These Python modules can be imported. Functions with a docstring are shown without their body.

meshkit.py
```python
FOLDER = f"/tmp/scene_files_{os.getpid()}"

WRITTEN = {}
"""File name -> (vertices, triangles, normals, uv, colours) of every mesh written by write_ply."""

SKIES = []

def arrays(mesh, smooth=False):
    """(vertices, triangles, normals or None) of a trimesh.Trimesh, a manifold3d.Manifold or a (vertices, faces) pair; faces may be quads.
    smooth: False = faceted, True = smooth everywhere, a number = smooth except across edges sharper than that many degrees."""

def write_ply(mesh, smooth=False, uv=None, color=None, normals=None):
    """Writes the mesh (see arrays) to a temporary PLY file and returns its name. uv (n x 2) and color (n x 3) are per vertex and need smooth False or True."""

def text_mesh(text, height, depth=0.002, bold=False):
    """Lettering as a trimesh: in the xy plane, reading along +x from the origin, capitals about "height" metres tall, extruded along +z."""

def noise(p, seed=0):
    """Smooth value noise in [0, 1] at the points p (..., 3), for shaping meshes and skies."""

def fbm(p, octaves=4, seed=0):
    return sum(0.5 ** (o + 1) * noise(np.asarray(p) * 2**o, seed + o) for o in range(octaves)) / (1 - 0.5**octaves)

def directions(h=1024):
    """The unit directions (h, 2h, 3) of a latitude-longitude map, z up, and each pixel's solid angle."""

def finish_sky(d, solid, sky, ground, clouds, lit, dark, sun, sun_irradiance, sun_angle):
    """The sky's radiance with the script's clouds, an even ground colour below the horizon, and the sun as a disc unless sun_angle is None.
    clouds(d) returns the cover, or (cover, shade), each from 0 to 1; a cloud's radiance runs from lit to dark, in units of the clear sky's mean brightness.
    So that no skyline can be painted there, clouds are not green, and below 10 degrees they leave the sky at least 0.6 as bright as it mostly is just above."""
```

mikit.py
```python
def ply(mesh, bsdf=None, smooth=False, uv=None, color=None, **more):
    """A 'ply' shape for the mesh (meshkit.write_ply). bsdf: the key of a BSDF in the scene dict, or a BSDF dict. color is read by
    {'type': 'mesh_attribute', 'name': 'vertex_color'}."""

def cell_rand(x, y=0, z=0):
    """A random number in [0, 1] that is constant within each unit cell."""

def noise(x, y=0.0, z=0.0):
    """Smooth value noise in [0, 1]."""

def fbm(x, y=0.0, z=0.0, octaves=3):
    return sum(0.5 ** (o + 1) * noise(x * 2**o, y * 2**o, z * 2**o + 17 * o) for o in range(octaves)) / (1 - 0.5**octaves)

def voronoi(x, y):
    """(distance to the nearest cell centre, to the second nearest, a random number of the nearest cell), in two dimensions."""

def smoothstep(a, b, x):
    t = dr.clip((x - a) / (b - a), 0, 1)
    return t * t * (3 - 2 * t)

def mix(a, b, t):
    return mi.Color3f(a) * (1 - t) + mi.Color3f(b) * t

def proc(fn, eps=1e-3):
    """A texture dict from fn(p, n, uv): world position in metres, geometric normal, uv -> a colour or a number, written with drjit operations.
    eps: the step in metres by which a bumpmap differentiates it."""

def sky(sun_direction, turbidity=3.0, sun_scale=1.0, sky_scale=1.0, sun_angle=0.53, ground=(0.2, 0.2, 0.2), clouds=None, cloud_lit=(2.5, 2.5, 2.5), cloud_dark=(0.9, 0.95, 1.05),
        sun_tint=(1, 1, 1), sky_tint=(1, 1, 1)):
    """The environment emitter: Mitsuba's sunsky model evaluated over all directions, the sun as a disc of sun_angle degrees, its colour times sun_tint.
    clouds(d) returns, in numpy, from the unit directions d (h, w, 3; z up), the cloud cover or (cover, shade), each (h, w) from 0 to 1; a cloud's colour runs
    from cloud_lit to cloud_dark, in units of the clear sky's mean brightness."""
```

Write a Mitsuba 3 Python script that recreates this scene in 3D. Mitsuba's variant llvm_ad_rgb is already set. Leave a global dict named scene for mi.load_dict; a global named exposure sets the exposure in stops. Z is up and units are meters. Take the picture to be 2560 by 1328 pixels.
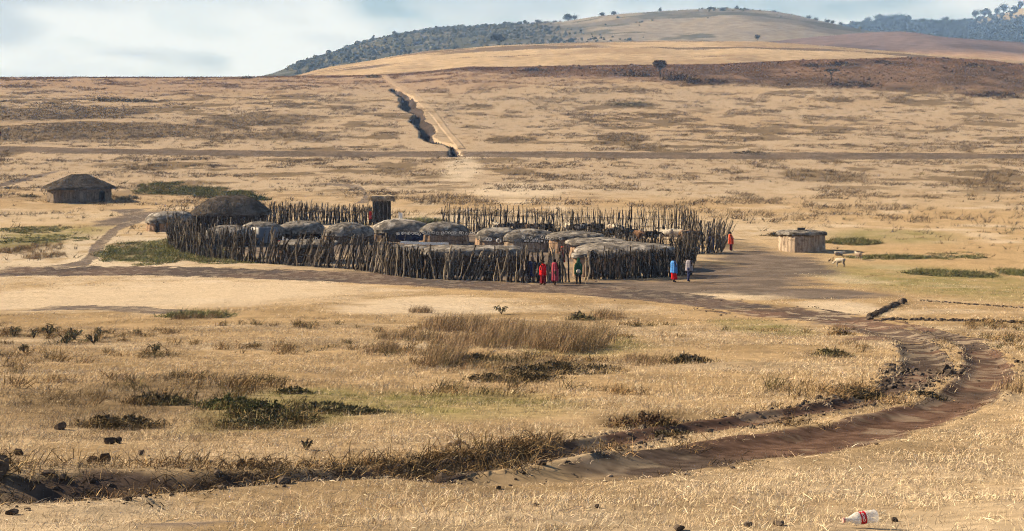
import math, random
import numpy as np, trimesh, manifold3d
import drjit as dr
import mitsuba as mi
import mikit, meshkit
from mikit import proc, noise, fbm, smoothstep, mix, voronoi, cell_rand
from scipy.interpolate import PchipInterpolator
from scipy.spatial import cKDTree

T = mi.ScalarTransform4f
scene, labels = {}, {}
rng = np.random.default_rng(7)

# ------------------------------------------------------------------ camera, sky, exposure, air
CAM_Z, FOCAL, HORIZON = 11.8, 3600.0, 300.0       # photograph pixels (2560 x 1328)
scene['camera'] = {'type': 'perspective', 'fov': 2 * math.degrees(math.atan(1280 / FOCAL)), 'fov_axis': 'x',
                   'near_clip': 0.5, 'far_clip': 20000.0,
                   'principal_point_offset_y': 0.2741,
                   'to_world': T().look_at(origin=[0, 0, CAM_Z], target=[0, 10, CAM_Z], up=[0, 0, 1]),
                   'medium': {'type': 'ref', 'id': 'haze_air'}}
SUN_EL, SUN_AZ = math.radians(27), math.radians(20)   # sun low on the left, slightly beyond the village
SUN = [-math.cos(SUN_EL) * math.cos(SUN_AZ), math.cos(SUN_EL) * math.sin(SUN_AZ), math.sin(SUN_EL)]


def clouds(d):
    """A broken layer of soft cloud; clear blue shows through in gaps."""
    z = np.maximum(d[..., 2], 0.0)
    q = np.stack([d[..., 0] / (z + 0.10) * 1.3, d[..., 1] / (z + 0.10) * 0.8, np.zeros_like(z)], -1)
    warp = meshkit.fbm(q * 0.9 + 11.0, 3, seed=5)[..., None] - 0.5
    n = meshkit.fbm(q * 0.8 + 1.2 * warp + [19.0, 11.6, 0], 5, seed=2)
    thin = 0.335 + 0.165 * np.clip((z - 0.10) / 0.35, 0, 1)      # seen edge-on the broken layer closes up towards the horizon
    cover = np.clip((n - thin) / 0.18, 0, 1) * 0.97
    shade = np.clip((meshkit.fbm(q * 1.3 + 1.8 * warp + 59.0, 5, seed=9) - 0.38) / 0.28, 0, 1)
    return cover, shade


scene['sky'] = mikit.sky(SUN, turbidity=3.0, sun_scale=2.7, sky_scale=0.75, clouds=clouds,
                         sky_tint=(0.90, 0.97, 1.10), cloud_lit=(3.6, 3.88, 4.3), cloud_dark=(2.15, 2.48, 2.95), ground=(0.2, 0.16, 0.1), sun_tint=(0.95, 0.985, 1.05))
exposure = 1.97
scene['haze_air'] = {'type': 'homogeneous', 'albedo': {'type': 'rgb', 'value': [0.93, 0.95, 0.97]},
                     'sigma_t': {'type': 'rgb', 'value': [0.45e-4, 0.78e-4, 1.5e-4]}}
scene['haze'] = {'type': 'cube', 'to_world': T().translate([0, 1990, 140]).scale([4400, 2450, 190]),
                 'bsdf': {'type': 'null'}, 'interior': {'type': 'ref', 'id': 'haze_air'}}
labels['haze'] = {'label': 'thin bluish air between the village and the far hills', 'category': 'haze', 'kind': 'stuff'}


# ------------------------------------------------------------------ helpers
def numbered(key):
    if key not in scene and key not in labels and not any(k.startswith(key + '__') for k in scene):
        return key
    n = 1
    while True:
        k = f'{key}_{n:03d}'
        if k not in scene and k not in labels and not any(q.startswith(k + '__') for q in scene):
            return k
        n += 1


counts = {}


def fresh(key):
    """key, then key_001, key_002 ... (fast)."""
    n = counts.get(key, 0)
    counts[key] = n + 1
    return key if n == 0 else f'{key}_{n:03d}'


def tag(key, label, category=None, group=None, kind=None):
    labels[key] = {k: v for k, v in dict(label=label, category=category, group=group, kind=kind).items() if v}
    return key


def put(key, mesh, bsdf, smooth=False, **kw):
    key = fresh(key)
    scene[key] = mikit.ply(mesh, bsdf, smooth, **kw)
    return key


def thing(name, label, category, group=None, kind=None):
    return tag(fresh(name), label, category, group, kind)


def rgb(r, g, b):
    return {'type': 'rgb', 'value': [r, g, b]}


def sstep(a, b, x):
    t = np.clip((x - a) / (b - a), 0, 1)
    return t * t * (3 - 2 * t)


def fbm2(x, y, s, octaves=3, seed=0):
    x, y = np.asarray(x, float), np.asarray(y, float)
    return meshkit.fbm(np.stack([x / s + 500, y / s + 500, np.full_like(x, 0.37)], -1), octaves, seed)


# ------------------------------------------------------------------ terrain
KN = [(-400, 0.9), (-20, 1.9), (0, 2.1), (8.7, 2.48), (9.2, 2.56), (13, 3.22), (17, 3.8), (25, 4.87), (36, 6.2), (50, 7.62), (68, 9.25), (85, 10.35), (101, 11.28), (113, 11.62),
      (130, 11.84), (152, 11.82), (170, 11.78), (205, 11.4), (250, 10.4), (310, 7.3), (380, 3.2), (480, -5.3), (580, -13.7), (680, -19.6), (760, -21), (1000, -18), (2000, -10), (7000, 10)]
PROFILE = PchipInterpolator([k[0] for k in KN], [k[1] for k in KN])
CREST = PchipInterpolator([-600, -242, -100, -53, -15, 79, 174, 221, 242, 330, 900], [0, 0.3, 0.8, 1.5, 5.0, 6.0, 9.2, 8.8, 6.4, 4, 3])


def base_height(x, y):
    x, y = np.broadcast_arrays(np.asarray(x, float), np.asarray(y, float))
    h = CAM_Z - PROFILE(np.clip(y, -400, 7000))
    h = h + sstep(430, 690, y) * (1 - sstep(760, 1200, y)) * CREST(np.clip(x * 680 / np.maximum(y, 300), -600, 900))
    h = h + (fbm2(x, y, 38, 3, 3) - 0.5) * 2.2 * sstep(170, 330, y) + (fbm2(x, y, 9, 3, 4) - 0.5) * (0.10 + 0.5 * sstep(150, 300, y))
    h = h + (fbm2(x, y, 14, 2, 12) - 0.5) * 0.55 * sstep(10, 22, y) * (1 - sstep(70, 95, y))
    return h + small_bumps(x, y)


def small_bumps(x, y):
    return (fbm2(x, y, 1.7, 3, 6) - 0.5) * (0.16 * (1 - sstep(25, 120, y)) + 0.07)


_t = np.geomspace(3.0, 1500, 2600)


def ground_at(px, v):
    """World points where the sight lines through photograph pixels meet the ground: used once to survey positions."""
    px, v = np.atleast_1d(np.asarray(px, float)), np.atleast_1d(np.asarray(v, float))
    out = []
    for a, b in zip(px, v):
        x, z = _t * (a - 1280) / FOCAL, CAM_Z - _t * (b - HORIZON) / FOCAL
        below = z < base_height(x, _t)
        i = int(np.argmax(below)) if below.any() else len(_t) - 1
        i = max(i, 1)
        t0, t1 = _t[i - 1], _t[i]
        f0 = CAM_Z - t0 * (b - HORIZON) / FOCAL - base_height(t0 * (a - 1280) / FOCAL, t0)
        f1 = CAM_Z - t1 * (b - HORIZON) / FOCAL - base_height(t1 * (a - 1280) / FOCAL, t1)
        t = t0 + (t1 - t0) * np.clip(f0 / (f0 - f1 + 1e-12), 0, 1)
        out.append((t * (a - 1280) / FOCAL, t))
    return np.array(out)


def resample(p, n):
    p = np.asarray(p, float)
    s = np.r_[0, np.cumsum(np.linalg.norm(np.diff(p, axis=0), axis=1))]
    f = PchipInterpolator(s, p, axis=0)
    return f(np.linspace(0, s[-1], n))


# tracks: (key, list of (px, v) on one edge, list of (px, v) on the other edge, depth of the wheel rut in metres)
def edges(a, b, n):
    """World edges of a track from two surveyed edge lines."""
    a, b = (resample(ground_at(*np.array(resample(e, 40)).T), n) for e in (a, b))
    c = (a + b) / 2
    for _ in range(2):
        c = np.vstack([c[:1], (c[:-2] + c[1:-1] * 2 + c[2:]) / 4, c[-1:]])
    t = np.gradient(c, axis=0)
    nrm = np.stack([-t[:, 1], t[:, 0]], -1) / (np.linalg.norm(t, axis=1, keepdims=True) + 1e-9)
    ta, tb = cKDTree(a), cKDTree(b)
    w = (ta.query(c)[0] + tb.query(c)[0]) / 2
    w = np.convolve(np.pad(w, 6, mode='edge'), np.ones(13) / 13, 'valid')[:, None] * np.sign(np.sum((a - b) * nrm, 1).mean())
    w = np.minimum(w, np.percentile(w, 85)) * 1.22 if n != 160 else np.minimum(w, np.percentile(w, 60))
    return c + nrm * w, c - nrm * w


TRACKS = {}
TRACKS['inner_rut'] = edges([(1930, 776), (2080, 800), (2200, 838), (2262, 880), (2275, 912), (2210, 965), (2080, 1005), (1850, 1050), (1600, 1088), (1250, 1140), (980, 1172), (600, 1190), (300, 1190), (-80, 1196), (-700, 1200)],
                            [(1960, 798), (2120, 806), (2260, 838), (2345, 880), (2362, 918), (2310, 962), (2150, 1012), (1900, 1062), (1650, 1100), (1300, 1160), (1000, 1192), (640, 1212), (330, 1232), (-80, 1258), (-700, 1270)], 460)
TRACKS['outer_rut'] = edges([(1880, 757), (2100, 790), (2260, 814), (2360, 845), (2420, 880), (2430, 915), (2390, 965), (2310, 1010), (2150, 1050), (1900, 1095), (1600, 1138), (1350, 1180), (1180, 1190)],
                            [(1860, 782), (2060, 802), (2330, 824), (2440, 858), (2500, 895), (2517, 925), (2492, 972), (2412, 1026), (2250, 1078), (2000, 1132), (1700, 1176), (1400, 1214), (1180, 1210)], 420)
TRACKS['road_bend'] = edges([(1850, 748), (2000, 768), (2120, 786), (2260, 813), (2345, 840)], [(1850, 786), (2000, 806), (2120, 826), (2215, 856), (2275, 896)], 160)
TRACKS['village_road'] = edges([(-60, 666), (400, 668), (700, 675), (1000, 688), (1300, 706), (1500, 715), (1700, 735), (1950, 768), (2090, 786)],
                               [(-60, 692), (400, 688), (700, 698), (1000, 712), (1300, 728), (1500, 742), (1700, 762), (1950, 795), (2090, 806)], 300)
TRACKS['hillside_road'] = edges([(-60, 365), (300, 373), (800, 379), (1200, 380), (1700, 382), (2050, 383), (2620, 386)],
                                [(-60, 376), (300, 384), (800, 391), (1200, 391), (1700, 396), (2050, 397), (2620, 395)], 300)
TRACKS['hut_path'] = edges([(262, 512), (300, 530), (330, 548), (285, 566), (262, 588), (228, 612), (222, 640), (60, 664)],
                           [(365, 528), (372, 545), (365, 556), (320, 566), (285, 588), (262, 612), (248, 642), (100, 676)], 160)
TRACKS['tower_path'] = edges([(742, 455), (830, 457), (900, 470), (908, 490), (890, 508)], [(800, 462), (870, 470), (908, 480), (920, 492), (912, 512)], 120)
TRACKS['sand_lane'] = edges([(20, 764), (240, 764), (400, 772), (560, 788)], [(20, 778), (240, 776), (400, 784), (560, 796)], 120)
TRACKS['ridge_path'] = edges([(955, 188), (975, 205), (1010, 225), (1050, 255), (1085, 290), (1110, 325), (1135, 355), (1150, 372)],
                             [(965, 188), (984, 205), (1021, 225), (1055, 252), (1091, 289), (1118, 323), (1143, 352), (1158, 372)], 120)
RUT = dict(road_bend=0.02, inner_rut=0.09, outer_rut=0.09, village_road=0.06, hillside_road=0.18, hut_path=0.05, tower_path=0.05, sand_lane=0.06, ridge_path=0.05)
_pts, _w, _dep = [], [], []
for k, (a, b) in TRACKS.items():
    if k == 'road_bend':
        continue
    c, w = (a + b) / 2, np.linalg.norm(a - b, axis=1) / 2
    c2 = resample(c, 1500)
    w2 = np.interp(np.linspace(0, 1, 1500), np.linspace(0, 1, len(w)), w)
    _pts.append(c2), _w.append(w2), _dep.append(RUT[k] + (0.22 * sstep(-0.6, -2.6, c2[:, 0]) if k == 'inner_rut' else np.zeros(1500)))
_pts, _w, _dep = np.vstack(_pts), np.concatenate(_w), np.concatenate(_dep)
RUT_TREE = cKDTree(_pts)
# the eroded gully up the hillside
GULLY = ground_at([1142, 1122, 1085, 1062, 1052, 1036, 1018, 996, 980], [389, 368, 350, 332, 303, 278, 252, 232, 222])
GULLY_W = np.interp(np.linspace(0, 1, 700), np.linspace(0, 1, 9), [0.8, 1.3, 1.1, 1.5, 1.7, 1.9, 1.7, 1.3, 0.6])
GULLY = resample(GULLY, 700)
_k = np.linspace(0, 1, 700)
GULLY[:, 0] += 2.6 * (meshkit.fbm(np.stack([_k * 9, _k * 0, _k * 0], -1), 3, 41) - 0.5) * np.sin(_k * math.pi) ** 0.4 * 2
GULLY_W = GULLY_W * (0.35 + 1.2 * meshkit.noise(np.stack([_k * 11, _k * 0, _k * 0], -1), 43))
GULLY_TREE = cKDTree(GULLY)
GT = np.gradient(GULLY, axis=0)
GT /= np.linalg.norm(GT, axis=1, keepdims=True)


def track_distance(x, y, side=False):
    """Distance to the nearest track's centre line over its half width."""
    d, i = RUT_TREE.query(np.stack([np.ravel(x), np.ravel(y)], -1), k=4)
    r = d / _w[i]
    j = np.take_along_axis(i, r.argmin(1)[:, None], 1)[:, 0]
    far = np.ravel(y) > _pts[j, 1]
    return (r.min(1).reshape(np.shape(x)), far.reshape(np.shape(x))) if side else r.min(1).reshape(np.shape(x))


def height(x, y):
    x, y = np.broadcast_arrays(np.asarray(x, float), np.asarray(y, float))
    h = base_height(x, y)
    q = np.stack([x.ravel(), y.ravel()], -1)
    d, i = RUT_TREE.query(q, k=4)
    r = d / _w[i]
    cut = (_dep[i] * (1 - sstep(0.45, 1.25, r))).max(1)
    r = r.min(1)
    cut = cut + 0.85 * small_bumps(q[:, 0], q[:, 1]) * (1 - sstep(0.9, 1.7, r))
    verge = 0.05 * np.exp(-((r - 1.45) / 0.35) ** 2) * (q[:, 1] < 60) * fbm2(q[:, 0], q[:, 1], 0.7, 3, 22)
    d, i = GULLY_TREE.query(q)
    depth = 1.1 + 2.2 * meshkit.noise(np.stack([i / 700 * 14, i * 0.0, i * 0.0], -1), 47)
    left = (GT[i, 0] * (q[:, 1] - GULLY[i, 1]) - GT[i, 1] * (q[:, 0] - GULLY[i, 0])) > 0
    r = d / GULLY_W[i] + 1.1 * (fbm2(q[:, 0], q[:, 1], 4.0, 4, 23) - 0.5)
    cut = cut + depth * np.where(left, 1 - sstep(0.75, 1.05, r), 1 - sstep(0.0, 1.15, r))
    return h - cut.reshape(h.shape) + verge.reshape(h.shape)



# ------------------------------------------------------------------ ground materials (world-space procedural colour)
STRAW, SAND, BROWN, UMBER, SOIL, RED, GREEN = (0.375, 0.318, 0.243), (0.465, 0.40, 0.315), (0.125, 0.094, 0.060), (0.066, 0.045, 0.034), (0.075, 0.061, 0.056), (0.125, 0.068, 0.050), (0.155, 0.15, 0.06)


def patch_of(px, v, hw, hh):
    c = ground_at([px, px, px], [v, v - hh, v + hh])
    return tuple(float(q) for q in (c[0][0], (c[1][1] + c[2][1]) / 2, hw * c[0][1] / FOCAL, abs(c[1][1] - c[2][1]) / 2))


SANDY = [patch_of(*q) for q in [(420, 738, 560, 40), (1050, 765, 260, 26), (300, 640, 110, 40), (2120, 772, 120, 22), (1290, 478, 120, 30), (1150, 425, 60, 40), (1750, 740, 300, 12)]]
EARTHY = [patch_of(*q) for q in [(1930, 655, 160, 40), (1600, 712, 260, 14), (1650, 722, 300, 16), (1850, 690, 200, 40), (2060, 735, 190, 16), (1880, 720, 150, 22), (330, 545, 60, 22), (14, 460, 24, 30), (2000, 788, 110, 14), (2140, 812, 120, 14), (2270, 842, 70, 18), (680, 615, 230, 36), (410, 1316, 160, 16), (1180, 690, 300, 16), (1200, 630, 500, 60)]]
GREENISH = [patch_of(*q) for q in [(380, 630, 140, 30), (2330, 700, 300, 60), (1900, 815, 130, 26), (1150, 1010, 320, 40), (720, 1020, 250, 60), (90, 590, 170, 30), (1450, 860, 200, 40), (2250, 590, 200, 20)]]
DARKISH = [patch_of(*q) for q in [(1270, 910, 260, 30), (350, 1000, 330, 70), (700, 1040, 200, 40), (1650, 1060, 160, 30), (200, 330, 380, 26), (650, 300, 180, 18), (650, 340, 200, 12), (1560, 345, 70, 14), (2050, 440, 110, 18), (60, 610, 90, 25), (150, 285, 240, 20)]]
RIDGE_LOW = ground_at([1090, 1300, 1500, 1700, 1900, 2100, 2300, 2640], [181, 188, 196, 208, 216, 222, 226, 246])
BROW = ground_at([-100, 300, 600, 900, 1150, 1300, 1500], [215, 240, 230, 222, 232, 212, 200])


def polyline(pts):
    pts = sorted((float(a), float(b)) for a, b in pts)

    def f(x):
        y = mi.Float(pts[0][1])
        for (xa, ya), (xb, yb) in zip(pts[:-1], pts[1:]):
            y = y + (yb - ya) / max(xb - xa, 1e-3) * (dr.clip(x, xa, xb) - xa)
        return y
    return f


ridge_low, brow = polyline(RIDGE_LOW), polyline(BROW)


def spots(x, y, where, wob):
    w = mi.Float(0)
    for cx, cy, rx, ry in where:
        w = dr.maximum(w, 1 - smoothstep(0.55, 1.15, dr.sqrt(dr.square((x - cx) / rx) + dr.square((y - cy) / ry)) + wob))
    return w


def ground_color(p):
    x, y = p.x, p.y
    big, mid, fine = fbm(x / 11 + 500, y / 11 + 500, 0.37, 4), fbm(x / 1.6, y / 1.6, 3.3, 3), fbm(x / 0.16, y / 0.12, 7.7, 2)
    huge = fbm(x / 55, y / 40, 1.9, 3)
    wob = (big - 0.5) * 1.1 + (mid - 0.5) * 0.7
    c = mix(STRAW, (0.33, 0.24, 0.14), smoothstep(0.35, 0.7, huge))
    c = mix(c, (0.25, 0.18, 0.10), 0.75 * smoothstep(0.48, 0.72, mid))
    c = mix(c, SAND, 0.6 * smoothstep(0.55, 0.8, fbm(x / 6, y / 5, 9.1, 3)))
    near = 1 - smoothstep(70, 110, y)
    c = mix(c, (0.22, 0.168, 0.11), 0.35 * near)
    c = mix(c, (0.17, 0.122, 0.07), 0.6 * near * smoothstep(0.42, 0.62, fbm(x / 3.2, y / 3.2, 5.5, 4)))
    slope = smoothstep(165, 260, y)
    c = mix(c, (0.285, 0.222, 0.160), 0.75 * slope)
    c = mix(c, (0.20, 0.145, 0.092), (0.75 * slope) * smoothstep(0.56, 0.70, fbm(x / 1.5, y / 3.0, 12.3, 4)))
    c = mix(c, BROWN, (0.9 * slope) * smoothstep(0.53, 0.60, big + 0.18 * (huge - 0.5) + 0.12 * (mid - 0.5)))
    c = mix(c, (0.24, 0.17, 0.122), 0.75 * smoothstep(-40, 40, y - brow(x) + 50 * (big - 0.5)))
    c = mix(c, BROWN, 0.75 * spots(x, y, DARKISH, wob))
    c = mix(c, GREEN, 0.7 * spots(x, y, GREENISH, wob) * (0.55 + 0.45 * smoothstep(0.4, 0.6, mid)))
    c = mix(c, SAND, 0.6 * spots(x, y, SANDY, wob))
    c = mix(c, mix((0.085, 0.072, 0.068), (0.135, 0.112, 0.10), smoothstep(0.4, 0.65, mid)), 0.92 * spots(x, y, EARTHY, wob * 1.1))
    ridge = smoothstep(-14, 22, y - ridge_low(x) + 40 * (big - 0.5)) * smoothstep(-50, -15, x)
    c = mix(c, mix(UMBER, (0.15, 0.100, 0.072), smoothstep(0.4, 0.62, fbm(x / 14, y / 26, 2.2, 3))), ridge)
    return c * (0.62 + 0.76 * fine)


def straw_grain(p):
    return fbm(p.x / 0.05, p.y / 0.05, 2.0, 2) * 0.5 + fbm(p.x / 0.4, p.y / 0.4, 5.0, 3)


scene['ground_look'] = {'type': 'diffuse', 'reflectance': proc(lambda p, n, uv: ground_color(p))}


def track_look(name, soil, other, amount=1.0, strawy=0.0, e0=0.78, e1=1.06):
    def fn(p, n, uv):
        e = smoothstep(e0, e1, dr.abs(2 * uv.y - 1) + 0.8 * (fbm(p.x / 0.7, p.y / 0.9, 4.0, 4) - 0.5) * (1 + 0.0 * uv.x))
        s = mix(soil, other, smoothstep(0.45, 0.62, fbm(p.x / 5.0, p.y / 5.0, 8.0, 3)))
        s = s * (0.35 + 1.3 * fbm(p.x / 0.14, p.y / 0.14, 6.0, 4))
        if strawy:
            s = mix(s, STRAW, strawy * smoothstep(0.52, 0.66, fbm(p.x / 0.5, p.y / 0.9, 14.0, 4)))
        e = dr.maximum(e, 1 - smoothstep(0.2, 2.6, uv.x + 2 * (fbm(p.x / 0.5, p.y / 0.5, 3.0, 3) - 0.5)))
        return mix(s, ground_color(p), dr.maximum(e, 1 - amount))
    scene[name] = {'type': 'twosided', 'b': {'type': 'diffuse', 'reflectance': proc(fn)}}


track_look('rut_soil', (0.060, 0.047, 0.042), (0.090, 0.058, 0.046), strawy=0.25, e0=1.14, e1=1.36)
track_look('road_soil', (0.072, 0.060, 0.057), (0.100, 0.076, 0.066), strawy=0.22)
track_look('bend_soil', (0.080, 0.060, 0.053), (0.120, 0.078, 0.062), 0.95, strawy=0.45, e0=0.8, e1=1.12)
track_look('path_soil', (0.105, 0.088, 0.080), (0.13, 0.105, 0.088), 0.95, 0.35)
track_look('hill_road_soil', (0.078, 0.062, 0.052), (0.11, 0.085, 0.068), 0.95, 0.15, e0=0.95, e1=1.25)
track_look('sand_soil', (0.46, 0.36, 0.25), (0.34, 0.26, 0.18), 0.25, e0=0.45, e1=1.15)
track_look('gully_soil', (0.038, 0.031, 0.029), (0.058, 0.046, 0.041), e0=1.0, e1=1.2)

# ------------------------------------------------------------------ ground sheet
az = np.r_[-6, -3, -1.6, -1.0, -0.7, -0.55, np.linspace(-0.45, 0.45, 560), 0.55, 0.7, 1.0, 1.6, 3, 6]
ys = np.r_[-400, -120, -40, -15, -5, 0, np.geomspace(2.5, 760, 760), 800, 860, 950, 1100, 1500, 2500, 4500, 6900]
A, Y = np.meshgrid(az, ys, indexing='ij')
X = A * (np.abs(Y) + 2.5)
keep = np.abs(X) < 4200
X = np.clip(X, -4200, 4200)
V = np.stack([X, Y, height(X, Y)], -1).reshape(-1, 3)
n0, n1 = A.shape
I = np.arange(n0 * n1).reshape(n0, n1)
F = np.concatenate([np.stack([I[:-1, :-1], I[1:, :-1], I[1:, 1:]], -1).reshape(-1, 3), np.stack([I[:-1, :-1], I[1:, 1:], I[:-1, 1:]], -1).reshape(-1, 3)])
GZ = V[:, 2].reshape(n0, n1)
GX = X


def sheet_height(x, y):
    """Height of the ground sheet's own triangles."""
    x, y = np.broadcast_arrays(np.asarray(x, float), np.asarray(y, float))
    i = np.clip(np.searchsorted(az, x / (np.abs(y) + 2.5)) - 1, 0, n0 - 2)
    j = np.clip(np.searchsorted(ys, y) - 1, 0, n1 - 2)
    y0, y1 = ys[j], ys[j + 1]
    tb = np.clip((y - y0) / (y1 - y0), 0, 1)
    xl, xr = GX[i, j] + (GX[i, j + 1] - GX[i, j]) * tb, GX[i + 1, j] + (GX[i + 1, j + 1] - GX[i + 1, j]) * tb
    za, zd = GZ[i, j], GZ[i + 1, j + 1]
    xd = GX[i, j] + (GX[i + 1, j + 1] - GX[i, j]) * tb          # the diagonal
    zdg, zl, zr = za + (zd - za) * tb, za + (GZ[i, j + 1] - za) * tb, GZ[i + 1, j] + (zd - GZ[i + 1, j]) * tb
    left = x < xd
    u = np.where(left, (x - xl) / np.maximum(xd - xl, 1e-9), (x - xd) / np.maximum(xr - xd, 1e-9))
    u = np.clip(u, 0, 1)
    return np.where(left, zl + (zdg - zl) * u, zdg + (zr - zdg) * u)


def point(px, v, up=0.0):
    x, y = ground_at(px, v)[0]
    return np.array([x, y, float(sheet_height(x, y)) + up])


put('ground', (V, F), 'ground_look', True)
tag('ground', 'dry straw coloured grassland falling to the village and rising to a hillside', kind='structure')


def strip(key, look, label, a, b, lift=0.02, cross=9, over=1.18, fade=False):
    """A sheet between two edge lines, laid on the ground a little proud of it; uv.y runs from 0 to 1 across."""
    c, h = (a + b) / 2, (a - b) / 2
    m = resample(np.hstack([c, h]), max(len(c), 2))
    vs = np.linspace(-over, over, cross)
    P = m[:, None, :2] + m[:, None, 2:] * vs[None, :, None]
    s = np.r_[0, np.cumsum(np.linalg.norm(np.diff(m[:, :2], axis=0), axis=1))]
    z = sheet_height(P[..., 0], P[..., 1]) + lift * (1 - 1.5 * sstep(0.86, 1.0, np.abs(vs) / over)[None, :])
    if fade:
        z = z - (lift + 0.03) * (1 - sstep(0.0, 2.2, np.minimum(s, s[-1] - s)))[:, None]
    Vs = np.dstack([P, z]).reshape(-1, 3)
    s = np.minimum(s, s[-1] - s) if fade else s * 0 + 99
    uv = np.stack(np.broadcast_arrays(s[:, None], 0.5 + 0.5 * vs[None, :]), -1).reshape(-1, 2)
    J = np.arange(len(Vs)).reshape(len(m), cross)
    Fs = np.concatenate([np.stack([J[:-1, :-1], J[1:, :-1], J[1:, 1:]], -1).reshape(-1, 3), np.stack([J[:-1, :-1], J[1:, 1:], J[:-1, 1:]], -1).reshape(-1, 3)])
    if np.median(np.cross(Vs[Fs[:, 1]] - Vs[Fs[:, 0]], Vs[Fs[:, 2]] - Vs[Fs[:, 0]])[:, 2]) < 0:
        Fs = Fs[:, ::-1]
    k = put(key, (Vs, Fs), look, True, uv=uv)
    tag(k, label, kind='structure')


def extended(e, n):
    return resample(e[0], n), resample(e[1], n)


strip('inner_rut', 'rut_soil', 'inner wheel rut of the dirt track curving round the grass', *extended(TRACKS['inner_rut'], 900), lift=0.02, cross=21, over=1.36, fade=True)
strip('outer_rut', 'rut_soil', 'outer wheel rut of the dirt track on the bend at the right', *extended(TRACKS['outer_rut'], 900), lift=0.02, cross=21, over=1.36, fade=True)
strip('road_bend', 'bend_soil', 'wide trampled brown stretch where the road enters the bend', *extended(TRACKS['road_bend'], 240), lift=0.045, cross=17, over=1.2, fade=True)
strip('village_road', 'road_soil', 'dark dirt road passing in front of the palisade', *extended(TRACKS['village_road'], 600), lift=0.02, cross=17, fade=True)
strip('hillside_road', 'hill_road_soil', 'long level dirt road crossing the hillside', *extended(TRACKS['hillside_road'], 500), lift=0.12, cross=9)
strip('hut_path', 'path_soil', 'grey earth path winding down from the lone thatched hut', *extended(TRACKS['hut_path'], 240), lift=0.03, cross=11, fade=True)
strip('tower_path', 'path_soil', 'narrow grey path curling down to the small tower', *extended(TRACKS['tower_path'], 160), lift=0.05, cross=9, fade=True)
strip('sand_lane', 'path_soil', 'dark worn lane along the near edge of the pale sand', *extended(TRACKS['sand_lane'], 160), lift=0.02, cross=11, fade=True)
strip('ridge_path', 'sand_soil', 'pale sandy path climbing beside the gully', *extended(TRACKS['ridge_path'], 160), lift=0.15, cross=9)
gt = np.gradient(GULLY, axis=0)
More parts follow.
